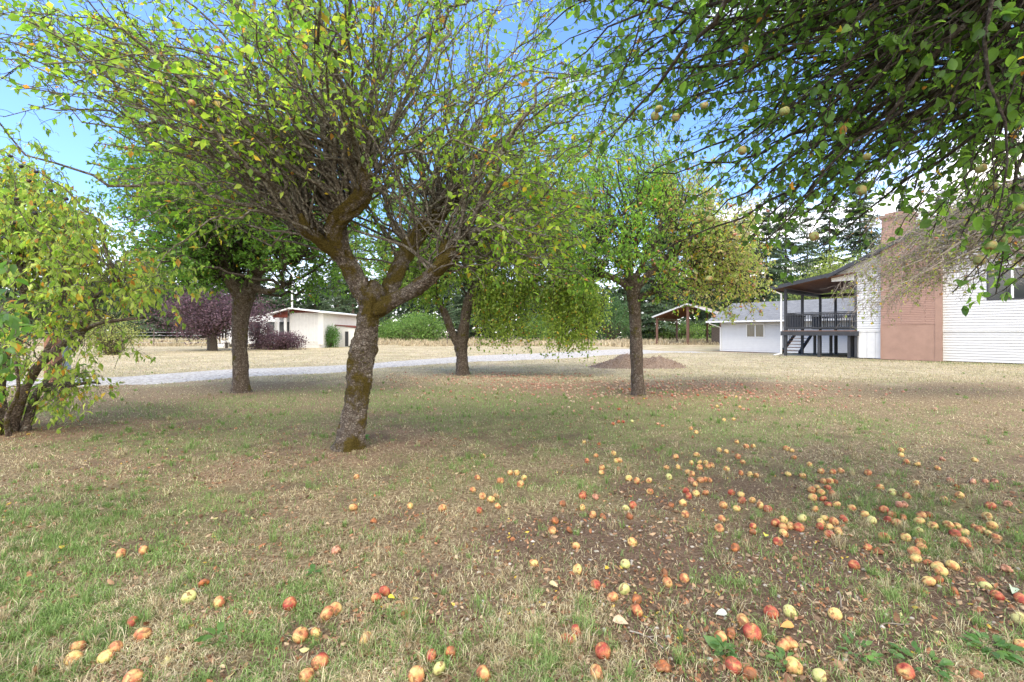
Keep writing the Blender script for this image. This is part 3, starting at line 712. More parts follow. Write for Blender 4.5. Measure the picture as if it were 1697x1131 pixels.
for x, y, w in ((.1,.1,.22),(mid,.1,.26),(2*mid-.1,.1,.24),(.1,8.3,.2),(2*mid-.1,8.3,.2),(mid+.3,8.3,.2),(2*mid-.1,4,.2)):
    m = MB(); m.box(x-w/2, x+w/2, y-w/2, y+w/2, -.05, rz_-.3 if abs(x-mid) > .5 else pz-.1); m.build('post', M['brown_wood'], carport, .01)
sw = MB(); sw.box(2*mid-1.6, 2*mid-.25, 3.0, 3.1, 0, 1.9); sw.build('side_wall', M['post'], carport)

# ================================================================== MOBILE HOME AND SHED
mh0 = P(480, 551, 38.5)
mhome = thing('mobile_home', 'white mobile home with red-brown gable trim behind the purple shrub', 'mobile home', (mh0[0], 38.5, 0), R(-4))
W = lambda px: (px-480)/F*38.5
m = MB(); m.box(0, W(533), 0, 9, .35, 3.02); m.prism([(0,3.02),(W(533),3.02),(W(533),3.06),(W(487),3.25),(0,3.25)], 9, 'y', 0.0)
body = m.build('wall', M['cream'], mhome)
rb = MB()
for i in range(9): rb.box(.05+i*.31, .07+i*.31, -.018, 0, .62, 3.0)
rb.box(0, W(533), -.03, 0, .56, .61); rb.build('wall_batten', M['white_trim'], body)
sk = MB(); sk.box(.02, W(533)-.02, .03, 8.9, -.05, .36); sk.build('skirting', M['cream'], mhome)
m = MB(); m.box(-6.5, -.02, 1.3, 9, .3, 2.85); m.build('porch_wall', M['cream'], mhome)
for a, b in ((-2.9, -2.05), (-1.75, -.7), (-4.6,-3.4)):
    m = MB(); m.box(a, b, 1.24, 1.30, .95, 2.35); wno = m.build('window_frame', M['white_trim'], mhome)
    m = MB(); m.box(a+.07, b-.07, 1.225, 1.238, 1.02, 2.28); m.build('pane', M['glass'], wno)
rf2 = MB(); rf2.prism([(W(448)-.1, 2.78), (W(487), 3.34), (W(487), 3.44), (W(448)-.1, 2.88)], 10, 'y', -.7); rf2.prism([(W(487), 3.34), (W(545), 2.98), (W(545), 3.08), (W(487), 3.44)], 10, 'y', -.7)
r2o = rf2.build('roof', M['white_trim'], mhome)
gb = MB(); gb.prism([(W(455), 2.60), (-.01, 2.60), (-.01, 3.26), (W(455), 2.86)], .05, 'y', -.30); gb.prism([(.003, 3.03), (W(533), 3.03), (W(533), 3.06), (W(487), 3.33), (.003, 3.24)], .05, 'y', -.055); gb.build('gable_board', M['red_board'], r2o)
for cx_ in ((W(473), W(476.5), -.25, -.1, .1, 2.75), (W(529), W(537), -.06, .1, .3, 3.05)): cpn = MB(); cpn.box(*cx_); cpn.build('corner_post', M['white_trim'], mhome)
stx = MB()
for i in range(3): stx.box(-7.4+i*.3, -7.1+i*.3, .8, 2.0, 0, .2+i*.2)
for i in range(5): stx.box(-7.4+i*.28, -7.36+i*.28, .8, .85, .1, 1.55+i*.1)
stx.build('porch_steps', M['white_trim'], mhome)
sh0 = P(545, 551, 41.0)
shed = thing('shed', 'low white shed with narrow dark doorway beside the mobile home', 'shed', (sh0[0], 41, 0), 0)
S_ = lambda px: (px-545)/F*41
m = MB(); m.prism([(0, -.05), (S_(590), -.05), (S_(590), 1.72), (0, 2.05)], 4, 'y', 0.0); m.build('wall', M['cream'], shed)
m = MB(); m.prism([(-.1, 2.06), (S_(592), 1.75), (S_(592), 1.82), (-.1, 2.13)], 4.3, 'y', -.1); m.build('roof', M['red_board'], shed)
m = MB(); m.box(S_(572), S_(577.5), -.03, .0, .05, 1.42); m.build('door', M['grey_paint'], shed)
m = MB(); m.box(S_(561), S_(567.5), -.03, .0, .65, 1.25); m.build('window', M['metal'], shed)
pl0 = P(484, 551, 47)
m = MB(); m.tube([(0,0,0),(0,0,7.6)], .09, 10); m.tube([(0,0,5.9),(.25,0,6.0)], .03); po = m.build('utility_pole', M['white_trim']); po.location = (pl0[0], 47, 0)
tag(po, 'thin white pole rising behind the mobile home roof', 'pole')

# fence posts at the left, with wires between
fps = [(202, 33, .34, 1.25), (217, 44, .10, 1.5), (255, 44, .10, 1.55), (293, 44, .10, 1.5), (347, 33.5, .32, 1.55), (741, 46, .12, 2.2), (120, 36, .2, 1.4), (57, 37, .16, 1.4)]
fl_ = ['thick weathered fence post left of the purple tree by the wire fence', 'thin wire-fence post just right of the thick weathered post', 'middle thin post of the wire fence before the firs',
       'thin wire-fence post nearest the purple tree', 'thick fence post under the purple tree canopy', 'lone thin dark post in tall dry grass before the pale green bush',
       'fence post glimpsed through the leafy bush on the left', 'fence post at the left edge behind the leafy bush stems']
for (px, y, w, h), lb in zip(fps, fl_):
    q = P(px, 551, y); m = MB(); m.tube([(0,0,-.1),(.01,0,h*.5),(0,.01,h)], [w/2, w/2*.95, w/2*.9], 9)
    o = m.build('fence_post', M['post']); o.location = (q[0], y, float(gz(q[0], y))); tag(o, lb, 'fence post', 'posts of the field fence')
m = MB()
for z in (.35, .7, 1.05, 1.35):
    a = P(-60, 551, 44); b = P(350, 551, 44); n = 16; m.tube([(a[0]+(b[0]-a[0])*i/n, 44, z - .03*math.sin(PI*(i % 4)/4)) for i in range(n+1)], .012, 4)
o = m.build('wire_fence', M['metal']); tag(o, 'sagging wire strands along the field fence at the left', 'wire fence')
# rusty post and blue bin glimpsed through the left bush
q = P(88, 551, 11.5); m = MB(); m.box(-.12, .12, -.12, .12, -.1, 1.25); m.box(-.14,.14,-.14,.14,1.25,1.3); o = m.build('timber_post', M['deck_wood'], None, .01); o.location = (q[0], 11.5, 0); tag(o, 'squared reddish timber post half hidden by the left bush', 'post')
q = P(103, 551, 11.9); bn_ = thing('utility_box', 'narrow blue-grey box beside the reddish post behind the left bush', 'utility box', (q[0], 11.9, 0))
m = MB(); m.box(-.13, .13, -.12, .12, .35, 1.0); m.build('body', M['blue_grey'], bn_, .015)
m = MB(); m.box(-.15, .15, -.14, .14, 1.0, 1.05); m.build('lid', M['metal'], bn_, .01)
m = MB(); m.tube([(0,0,-.1),(0,0,.36)], .04); m.build('stand', M['metal'], bn_)
# low picnic table under the purple tree
q = P(362, 551, 37); pt_ = thing('bench', 'low wooden bench in the grass under the purple tree', 'bench', (q[0], 37, 0), .2)
m = MB(); m.box(-.8, .8, -.2, .2, .42, .48); m.build('seat', M['post'], pt_)
for x in (-.6, .6): m = MB(); m.box(x-.05, x+.05, -.17, .17, -.03, .42); m.build('leg', M['post'], pt_)

# mulch heap
def heap():
    n = 90; m_ = 46; q = P(1060, 551, 17.3); u = np.linspace(-2.3, 2.2, n); w = np.linspace(-1.2, 1.2, m_); U, Wv = np.meshgrid(u, w)
    h = .42*np.exp(-((U+.38)/.62)**2-(Wv/.62)**2) + .35*np.exp(-((U-.75)/.55)**2-((Wv+.05)/.6)**2) + .14*np.exp(-((U+1.2)/.7)**2-(Wv/.6)**2) + .10*np.exp(-((U-1.4)/.35)**2-(Wv/.5)**2)
    h = h*(.85+.4*fbm(U*2.5+9, Wv*2.5+4, 41)) + (fbm(U*11+3, Wv*11+8, 43)-.5)*.10*np.clip(h*6, 0, 1) + (np.clip(h*9,0,1)-1)*.06
    X = U.ravel()+q[0]; Y = Wv.ravel()+17.3; V = np.stack([X, Y, h.ravel()+gz(X, Y)], 1)
    i = np.arange(m_-1)[:,None]*n + np.arange(n-1)[None,:]
    t = NT('bark_mulch'); v = t.coord(); c = t.ramp(t.noise(v, 28, 8, .8), [(.3,(.09,.062,.045)),(.48,(.21,.15,.11)),(.6,(.34,.265,.205)),(.75,(.52,.45,.38))])
    t.col(c); t.rough(.95, .1); t.bump(t.noise(v, 20, 6, .8), 1, .06)
    root = thing('mulch_heap', 'low double-humped heap of brown bark mulch by the gravel drive', 'mulch heap', (q[0], 17.3, 0))
    mesh_obj('heap', V, [np.stack([i, i+1, i+1+n, i+n], -1).reshape(-1,4)], t.m, root, None, True)
    k = 2600; a = rs.randint(0, len(V), k); a = a[h.ravel()[a] > .03]; pos = V[a]+rs.randn(len(a),3)*.02; pos[:,2] += .015
    Vc, Fc, Cc = leaves(pos, rs.randn(len(a),3), rs.randn(len(a),3)+np.array([0,0,1.2]), .03+.05*rs.rand(len(a)), leafcols(len(a), [(.20,.11,.07),(.36,.24,.17),(.10,.05,.035)], 0), T_SIMPLE, .4)
    o = mesh_obj('bark_chips', Vc, Fc, M['litter'], root, Cc); o['kind'] = 'stuff'
heap()

# ================================================================== APPLE TREES
G_YEL = [(.24,.36,.05),(.17,.31,.04),(.34,.43,.07),(.11,.22,.03)]
G_MID = [(.10,.19,.04),(.065,.14,.03),(.15,.24,.05)]
G_DRK = [(.09,.18,.035),(.13,.25,.045),(.17,.30,.055),(.06,.13,.035)]
G_BRI = [(.15,.29,.045),(.23,.37,.06),(.11,.22,.035)]
bY = GY(741)
base = lambda px, py: (GX(px, GY(py)), GY(py), float(gz(GX(px, GY(py)), GY(py)))-.02)

limbs = [LP([(578,756,5.25,104),(579,744,5.25,76),(581,732,5.25,63),(586,705,5.27,53),(592,665,5.29,49),(597,630,5.3,50),(598,600,5.3,53),(602,575,5.3,56),(606,555,5.3,50),(611,528,5.3,49),(615,505,5.3,53),(617,486,5.3,56),(616,474,5.3,36),(614,466,5.3,18)]),
         LP([(612,500,5.3,46),(601,480,5.28,42),(590,462,5.25,37),(578,440,5.18,35),(566,418,5.1,35),(558,396,5.02,38),(555,374,4.95,41),(566,356,4.88,37),(583,343,4.82,37),(597,328,4.76,38),(604,308,4.7,38),(605,290,4.68,34),(604,276,4.68,20)]),
         LP([(562,424,5.08,30),(545,412,5.0,28),(528,398,4.9,27),(512,386,4.8,28),(500,370,4.72,30),(495,356,4.7,20)]),
         LP([(620,505,5.33,44),(636,490,5.4,36),(651,468,5.5,33),(662,445,5.6,33),(670,424,5.7,33),(680,404,5.8,35),(696,385,5.9,34),(712,370,5.98,34),(728,352,6.05,34),(738,336,6.1,24)]),
         LP([(624,512,5.28,40),(644,503,5.2,34),(664,493,5.1,30),(686,481,5.0,30),(706,466,4.9,30),(724,448,4.82,30),(742,430,4.78,30),(757,412,4.75,24)]),
         LP([(736,434,4.78,18),(735,416,4.8,16),(737,400,4.85,14)]),
         LP([(606,486,5.24,24),(604,472,5.20,17),(606,460,5.18,10)])]
limbs = [[(a, b, c, d*.92) for a, b, c, d in l] for l in limbs]
hd = [P(604,284,4.7), P(606,300,4.7), P(592,280,4.72), P(618,292,4.75), P(498,362,4.72), P(512,384,4.8), P(490,358,4.75), P(738,338,6.1), P(720,356,6.0), P(752,330,6.0), P(757,414,4.75), P(742,428,4.8), P(770,400,4.8), P(737,402,4.85), P(575,346,4.85), P(683,402,5.8)]
for l in limbs[1:5]:
    q = spline(l, .05); hd += [tuple(q[i,:3]+np.array([0,0,q[i,3]*.6])) for i in range(int(len(q)*.35), len(q), 3)]
boxes = [(40,-60,560,230,3.2,6.4,46),(120,190,420,330,3.8,6.4,24),(-60,20,260,200,2.7,4.8,26),(430,-330,780,60,3.4,7.0,34),(330,-200,620,40,2.4,4.2,22),
         (700,-260,1010,110,4.4,7.6,36),(820,110,1080,290,3.6,6.8,38),(850,290,1020,440,3.6,6.6,44),(690,120,860,280,4.8,7.0,12),(180,320,450,450,4.0,6.4,14),(760,300,1010,500,4.0,6.2,22),(200,120,560,300,5.6,8.0,22),(560,330,720,430,5.2,6.2,10),(780,380,980,480,4.0,5.8,26),
         (-40,-20,200,150,3.2,5.4,30),(440,60,700,220,4.4,6.6,20),(330,-100,700,200,3.0,6.5,26),(880,60,1100,200,4.2,6.8,20)]
main = grow_tree('apple_tree', 'large mossy apple tree nearest the camera with forked leaning trunk', 'tree', base(580,741), limbs, hd, boxes, 'bark_main', 'bark_shoot', G_YEL,
    'apple trees of the old orchard', lift=.19, r0=.0150, wig=.09, side=.09, twd=8, twl=(.07,.36), lpt=1.6, leafsize=(.045,.085), yellow=.06, tmpl=T_SIMPLE, k=34, step=.014, rough=.17, headrand=1.1, tw0=.24,
    apples=(16, 'rop', .026), sub=.8, spur=6, tr=.0042)
# moss cushions on the main trunk
def moss(root, spots, r, n=26, mat=None):
    ps = []
    for p in spots:
        a = norm(rs.randn(n, 3))*(rs.rand(n, 1)**.4)*r*np.array([1,1,.8]); ps.append(p+a)
    pos = np.concatenate(ps); c = leafcols(len(pos), [(.085,.075,.015),(.13,.11,.02),(.05,.045,.012)], 0)
    V, Fs, Cc = leaves(pos, rs.randn(len(pos),3), rs.randn(len(pos),3), .008+.012*rs.rand(len(pos)), c, T_SIMPLE, .6)
    o = mesh_obj('moss', V, Fs, M['leaf_fine'], root, Cc); return o
sp_m = []
for l in limbs:
    q = spline(l, .02)
    for i in rs.randint(0, len(q), int(len(q)*3.2)):
        p = q[i]; an = rs.uniform(0, 6.28); nn = vnoise(p[0]*9+math.cos(an), p[2]*6+math.sin(an), 12)
        if nn < (.50 if p[2] > 1.6 else .33) and p[2] > .35: sp_m.append(p[:3] + p[3]*.98*np.array([math.cos(an), math.sin(an)*.9, .15*rs.rand()]))
moss(main, sp_m, .009, 14)

limbs = [LP([(401,658,10.1,56),(400,648,10.1,37),(399,610,10.1,28),(397,570,10.1,27),(398,535,10.1,29),(402,505,10.1,33),(406,488,10.1,38)]),
         LP([(404,500,10.1,26),(392,482,10.0,24),(380,462,9.9,20),(366,446,9.8,15)]),
         LP([(408,495,10.1,30),(417,470,10.2,28),(425,450,10.3,24),(432,430,10.4,22),(436,408,10.4,16)]),
         LP([(424,452,10.25,18),(444,443,10.0,15),(466,438,9.8,12),(482,434,9.6,9)]),
         LP([(420,472,10.2,16),(432,482,10.0,13),(452,482,9.8,10),(470,474,9.6,8)])]
hd = [P(366,446,9.8),P(436,408,10.4),P(482,434,9.6),P(470,474,9.6),P(425,448,10.3),P(392,470,10),P(410,480,10.2)]
boxes = [(195,250,560,360,8.0,12.6,110),(190,330,340,450,8.2,12.2,60),(500,330,640,450,9.0,12.4,34),(150,240,360,330,8,12.5,44),(190,180,420,260,8,12,40),(240,420,350,500,8.6,11.4,16),(240,400,330,490,8.8,11.6,26),(330,380,540,450,8.4,12.0,34),(290,180,520,270,8.6,12,40),(470,430,600,490,8.8,11,12)]
grow_tree('apple_tree', 'dense dark green apple tree with straight trunk left of the mossy one', 'tree', base(400,652), limbs, hd, boxes, 'bark_far', 'bark_dark', [(.08,.175,.035),(.12,.235,.045),(.16,.28,.055)],
    'apple trees of the old orchard', lift=.12, r0=.018, wig=.12, twd=9, twl=(.12,.55), lpt=2.8, leafsize=(.065,.105), yellow=.015, k=18, sub=.8, apples=(14, 'ro', .03))

limbs = [LP([(768,627,14.1,44),(767,618,14.1,29),(766,590,14.1,23),(764,573,14.1,26),(769,545,14.1,22),(773,515,14.1,21),(778,495,14.1,21),(790,475,14.2,18),(800,458,14.3,14)]),
         LP([(763,578,14.1,18),(750,553,14.0,15),(741,530,13.9,14),(731,508,13.8,14),(722,492,13.7,12)]),
         LP([(776,505,14.1,14),(790,502,13.9,12),(806,500,13.8,10),(822,494,13.7,9)])]
hd = [P(800,458,14.3),P(722,492,13.7),P(822,494,13.7),P(780,490,14.1),P(860,450,13.9),P(740,470,14),P(930,440,13.8)]
boxes = [(600,280,800,470,12,17,74),(800,260,1010,460,12,17,90),(660,200,960,300,12,17,40),(560,380,700,480,12.5,16,26),(790,440,880,520,12.8,15,30),(900,430,985,520,12.8,15,30),(650,420,740,500,12.6,15.5,16)]
t3 = grow_tree('apple_tree', 'far apple tree with leafy curtains drooping on its right side', 'tree', base(767,623), limbs, hd, boxes, 'bark_far', 'bark_dark', [(.17,.27,.05),(.22,.31,.07),(.11,.20,.04)],
    'apple trees of the old orchard', lift=.28, r0=.024, wig=.10, twd=8, twl=(.2,.7), lpt=3.4, leafsize=(.07,.11), yellow=.03, k=16, sub=.7, apples=(46, 'rro', .042, lambda p: p[:,0] > -.6), twdroop=.5, down=.8)
# its drooping curtains
def curtain(root, boxes, n, greens, yellow=.04, size=(.07,.11)):
    tops = sample_boxes([(a,b,c,d,e,f,n_) for a,b,c,d,e,f,n_,_ in boxes]); ln = np.concatenate([np.full(b[6], b[7]) for b in boxes])*(.55+.5*rs.rand(len(tops)))
    end = tops - np.stack([rs.randn(len(tops))*.12, rs.randn(len(tops))*.15, ln], 1)
    S = bez(tops, end, 0, 12, .06, .06); parts = [tubes(S, np.linspace(.010, .004, 12)[None]+0*S[:,:,0], 4)[0:2]+(None,)]
    V, Fs, _ = merge(parts); mesh_obj('hanging_branches', V, Fs, M['bark_dark'], root)
    c = rs.poisson(ln*n); i = np.repeat(np.arange(len(tops)), c); p, d = along(S, i, rs.rand(len(i))); p = p + rs.randn(len(i),3)*np.array([.15,.15,.07])
    V, Fs, Cc = leaves(p, rs.randn(len(i),3)*.85-np.array([0,0,.6]), rs.randn(len(i),3)+np.array([0,0,.6]), size[0]+(size[1]-size[0])*rs.rand(len(i)), leafcols(len(i), greens, yellow), T_SIMPLE, .62)
    mesh_obj('hanging_leaves', V, Fs, M['leaf'], root, Cc)
curtain(t3, [(790,440,880,480,13.0,14.6,60,1.8),(905,440,985,480,13.0,14.6,60,2.1),(800,520,870,545,13.2,14.2,16,.8),(930,520,975,560,13.2,14.2,18,.8),(880,420,930,450,13,14.6,20,1.6),(975,470,1010,500,13.2,14.2,10,1.3)], 62, [(.22,.30,.06),(.29,.36,.09),(.15,.23,.05)])

limbs = [LP([(1059,661,9.6,44),(1058,651,9.6,29),(1056,610,9.6,24),(1054,560,9.6,24),(1052,520,9.6,24),(1050,490,9.6,26),(1048,470,9.6,26),(1040,452,9.6,16)]),
         LP([(1046,482,9.6,15),(1030,468,9.5,13),(1010,458,9.4,12),(988,455,9.3,11)]),
         LP([(1056,496,9.6,16),(1070,489,9.4,12),(1084,484,9.3,9)]),
         LP([(1046,470,9.6,14),(1042,440,9.7,12),(1046,410,9.8,9)])]
hd = [P(1040,452,9.6),P(988,455,9.3),P(1084,484,9.3),P(1046,410,9.8),P(1060,430,9.7),P(1020,440,9.6)]
limbs += [LP([(1056,476,9.6,16),(1078,452,9.7,12),(1104,428,9.9,10),(1130,405,10.1,7)]), LP([(1050,470,9.6,13),(1066,436,10.0,10),(1088,396,10.4,8),(1098,350,10.7,6)])]
hd += [P(1130,405,10.1),P(1104,428,9.9),P(1098,350,10.7),P(1150,430,10.0),P(1180,400,10.3),P(1000,400,9.4)]
boxes = [(930,190,1120,330,8.0,12.4,80),(900,310,1080,430,7.6,11.6,70),(930,400,1010,480,8.2,10.8,30),(1040,240,1190,340,8.2,12.4,60),(1060,320,1200,440,8.0,12.0,70),(1130,320,1262,430,8.4,12.4,90),(1110,400,1282,500,8.6,12.0,100),(1080,430,1170,500,8.2,11,30),(1150,480,1262,530,9.0,11.4,20)]
def col4(pos):
    n = len(pos); w = np.clip((pos[:,0]-2.9)/1.6 + (vnoise(pos[:,0]*1.3, pos[:,2]*1.3+pos[:,1], 95)-.5)*.9, 0, 1)
    a = leafcols(n, G_BRI, .05); b = leafcols(n, [(.26,.36,.08),(.34,.36,.15),(.21,.31,.07),(.42,.31,.24),(.30,.33,.12)], .06); m = rs.rand(n) < w; a[m] = b[m]; return a
grow_tree('apple_tree', 'slender straight-trunked apple tree by the mulch heap, its right side full of pinkish fruit', 'tree', base(1057,656), limbs, hd, boxes, 'bark_far', 'bark_dark', G_BRI,
    'apple trees of the old orchard', lift=.12, r0=.015, wig=.11, twd=7, twl=(.12,.5), lpt=2.6, leafsize=(.055,.09), yellow=.05, k=18, sub=.7, colfn=col4, apples=(100, 'rpp', .036, lambda p: p[:,0] > 2.4), twdroop=.3, down=.6)

# ================================================================== LEFT BUSHY TREE
limbs = [LP([(18,722,6.1,26),(22,700,6.1,20),(32,670,6.05,17),(45,640,6.0,15),(60,612,5.95,15),(82,590,5.9,14),(112,566,5.85,12),(142,546,5.8,9),(176,534,5.75,7),(236,527,5.7,5)]),
         LP([(40,720,6.15,18),(48,692,6.2,14),(56,664,6.25,12),(72,640,6.3,9),(112,640,6.3,6),(150,634,6.3,5),(166,636,6.3,3)]),
         LP([(8,722,6.0,22),(4,690,6.0,17),(2,640,6.0,14),(10,590,6.0,13),(30,540,6.05,10),(38,480,6.1,8),(30,420,6.1,6)]),
         LP([(62,610,5.95,12),(78,580,6.1,9),(96,545,6.2,8),(100,500,6.3,7),(120,450,6.4,5)]),
         LP([(-6,722,5.9,22),(-30,660,5.8,17),(-60,600,5.7,14),(-70,520,5.6,10),(-60,440,5.6,7)]),
         LP([(30,722,6.3,14),(42,700,6.4,12),(60,660,6.5,9),(90,610,6.6,8),(130,570,6.7,6),(160,500,6.8,5)]),
         LP([(112,566,5.85,8),(140,530,5.8,7),(160,490,5.7,5),(200,470,5.6,4)]), LP([(14,722,5.8,9),(12,690,5.7,8),(30,650,5.6,6),(26,600,5.5,5)])]
hd = [P(142,546,5.8),P(176,534,5.75),P(112,640,6.3),P(30,420,6.1),P(38,480,6.1),P(120,450,6.4),P(100,500,6.3),P(-60,440,5.6),P(160,500,6.8),P(200,470,5.6),P(10,560,6),P(50,560,6.1)]
boxes = [(-120,225,75,330,5,7.6,60),(-150,320,180,430,4.8,7.8,84),(60,400,290,500,4.9,7.4,36),(-150,430,90,540,4.6,7.4,40),(150,440,325,515,5,7,12),(60,590,190,680,5.6,6.9,26),(-40,600,110,700,5.4,6.8,22),(-140,560,40,640,5,6.8,14),(90,300,160,400,5.4,7.2,12)]
lb = grow_tree('plum_tree', 'bushy many-stemmed fruit tree with drooping yellow-green leaves at the left edge', 'tree', (GX(22,6.1),6.1,0), limbs, hd, boxes, 'bark_far', 'bark_shoot',
    [(.32,.42,.09),(.40,.45,.13),(.23,.34,.07),(.14,.25,.05)], None, lift=.22, r0=.011, wig=.08, twd=8, twl=(.12,.45), lpt=2.8, leafsize=(.06,.105), yellow=.09, tmpl=T_SIMPLE, k=12, sub=.9, twdroop=.45, down=1.1, width=.46)
for q in rs.randint(0, 1, 0): pass
# dark small plums
pm = mat_apple('dark_plum_skin', (.02,.03,.045), (.03,.035,.05), (.05,.04,.05), 0)
AP['k'] = pm
for px, py in ((17,259),(35,276),(58,354),(27,330),(6,395),(60,285),(110,330),(22,370),(84,316),(48,300)):
    put_apple('plum', 'k', P(px, py, 5.0+rs.rand()*.5), .022, lb, 0, False)
# large near leaves at the left edge
limbs = [LP([(-260,700,3.2,18),(-200,640,3.2,13),(-130,580,3.1,10),(-60,560,3.0,7),(-10,545,2.95,5)]), LP([(-200,640,3.2,9),(-140,640,3.1,6),(-60,655,3.0,4),(0,665,2.95,3)])]
hd = [P(-60,560,3.0),P(-10,545,2.95),P(-30,655,3.0),P(-100,570,3.05)]
boxes = [(-120,470,40,560,2.6,3.3,12),(-90,550,62,620,2.6,3.2,12),(-60,650,20,690,2.8,3.2,4),(-100,420,10,480,2.7,3.4,8)]
grow_tree('sapling', 'near sapling with broad dark green leaves poking in at the left edge', 'sapling', (GX(-260,3.2),3.2,0), limbs, hd, boxes, 'bark_far', 'bark_shoot',
    [(.09,.20,.04),(.13,.26,.05),(.10,.19,.06)], None, lift=.2, r0=.007, wig=.08, twd=5, twl=(.06,.2), lpt=1.9, leafsize=(.07,.105), yellow=.0, tmpl=T_DET, k=8, sub=.3, twdroop=.3, down=.8, width=.6, tr=.0018)

# ================================================================== OVERHANGING TREE, RIGHT
W3 = lambda *a: tuple(float(v) for v in a)
limbs = [[W3(4.7,.6,-.05,.20),W3(4.68,.62,.4,.165),W3(4.6,.7,1.1,.15),W3(4.5,.8,1.7,.15),W3(4.4,.9,2.05,.15)],
         [W3(4.42,.9,1.95,.11),W3(4.0,1.15,2.45,.085),W3(3.5,1.4,2.85,.07),W3(3.0,1.65,3.05,.05),W3(2.4,1.9,3.05,.035)],
         [W3(4.45,.9,1.95,.10),W3(4.3,1.6,2.5,.08),W3(4.0,2.3,2.9,.06),W3(3.5,2.9,3.1,.045),W3(3.0,3.3,3.1,.03)],
         [W3(4.4,.85,1.95,.10),W3(3.9,.7,2.6,.08),W3(3.2,.8,3.2,.06),W3(2.4,1.0,3.5,.045),W3(1.6,1.3,3.55,.03)],
         [W3(4.45,.9,2.0,.08),W3(4.9,1.9,2.6,.06),W3(4.9,2.9,3.0,.04)],
         [W3(4.5,.85,1.9,.09),W3(5.1,.2,2.6,.06),W3(5.5,-.6,3.2,.04)]]
hd = [(4.0,1.15,2.45),(3.5,1.4,2.85),(3.0,1.65,3.05),(2.4,1.9,3.05),(4.0,2.3,2.9),(3.5,2.9,3.1),(3.9,.7,2.6),(3.2,.8,3.2),(2.4,1.0,3.5),(1.6,1.3,3.55),(4.9,1.9,2.6),(4.3,1.6,2.5)]
boxes = [(840,-160,1100,110,2.4,4.8,56),(960,60,1200,260,2.6,5.0,44),(1120,-60,1400,190,2.4,4.8,54),(1380,-80,1760,170,2.1,4.4,56),(1160,190,1420,320,2.6,5.0,34),(1400,150,1720,290,2.2,4.4,34),(1480,300,1620,400,2.6,3.6,14),(1240,300,1460,410,2.6,4.4,22),
         (1560,330,1760,460,2.0,3.0,14),(1160,300,1260,450,2.8,4.2,9),(1060,240,1180,440,2.8,4.4,10),(920,90,1010,260,2.8,4.4,12),(1460,290,1700,370,2.4,4.0,16),(1570,400,1700,490,2.1,2.7,7),(1340,380,1420,480,2.6,3.6,4),(1760,-60,2300,300,1.2,3.4,30)]
over = grow_tree('apple_tree', 'overhanging apple tree whose dark leafy branches sweep in from the upper right', 'tree', (4.7,.6,0), limbs, hd, boxes, 'bark_far', 'bark_dark', G_DRK,
    'apple trees of the old orchard', lift=.07, r0=.0125, wig=.06, side=.05, twd=8, twl=(.06,.32), lpt=1.8, leafsize=(.034,.066), yellow=.012, tmpl=T_DET, k=14, sub=.8, twdroop=.25, down=.4, width=.62, tr=.0026,
    apples=None, spur=3)
for px, py, y in ((1091,181,2.3),(1085,193,2.35),(1176,364,2.5),(1427,316,2.3),(1349,392,2.4),(1437,260,2.2),(1642,407,2.0),(1664,397,2.1),(1626,280,2.1),(1645,308,2.2),(1693,345,2.0),(1167,175,2.3),(1300,185,2.2),(1175,462,2.6),(1120,195,2.4),(1623,432,2.2),(1230,250,2.4)):
    o = put_apple('apple', 'G', P(px, py, y), .020+.005*rs.rand(), over, rs.randint(0, 4), False); o.scale = (o.scale[0], o.scale[0], o.scale[0]*1.15)

# ================================================================== BARE TWIGGY TREE, RIGHT
limbs = [[W3(12.9,8.0,-.05,.18),W3(12.8,8.0,1.0,.14),W3(12.6,8.1,2.2,.13),W3(12.3,8.2,3.0,.11)],[W3(12.3,8.2,2.9,.08),W3(11.4,8.6,3.6,.05),W3(10.4,8.9,3.9,.035)],[W3(12.4,8.2,2.9,.07),W3(11.9,9.2,4.0,.05),W3(11,9.8,4.6,.03)]]
hd = [(12.3,8.2,3.0),(11.4,8.6,3.6),(10.4,8.9,3.9),(11.9,9.2,4.0),(11,9.8,4.6),(10.8,8.7,3.4)]
boxes = [(1395,430,1500,520,8.4,10.2,32),(1470,400,1600,500,8.4,10,16),(1420,360,1560,450,8.2,10.4,32),(1560,300,1720,380,8,10.4,60),(1500,380,1660,430,8.2,10,36),(1375,440,1440,500,8.4,9.6,8)]
grow_tree('apple_tree', 'half-bare apple tree with tangled grey twigs in front of the white house', 'tree', (12.9,8.0,0), limbs, hd, boxes, 'bark_far', 'bark_dead', [(.22,.26,.08),(.28,.30,.12),(.14,.2,.05)],
    'apple trees of the old orchard', lift=.16, r0=.012, wig=.10, side=.06, twd=9, twl=(.1,.55), lpt=.42, leafsize=(.05,.08), yellow=.08, k=12, sub=1.4, twdroop=.5, apples=(14, 'ro', .034), spur=1.2, tr=.004)

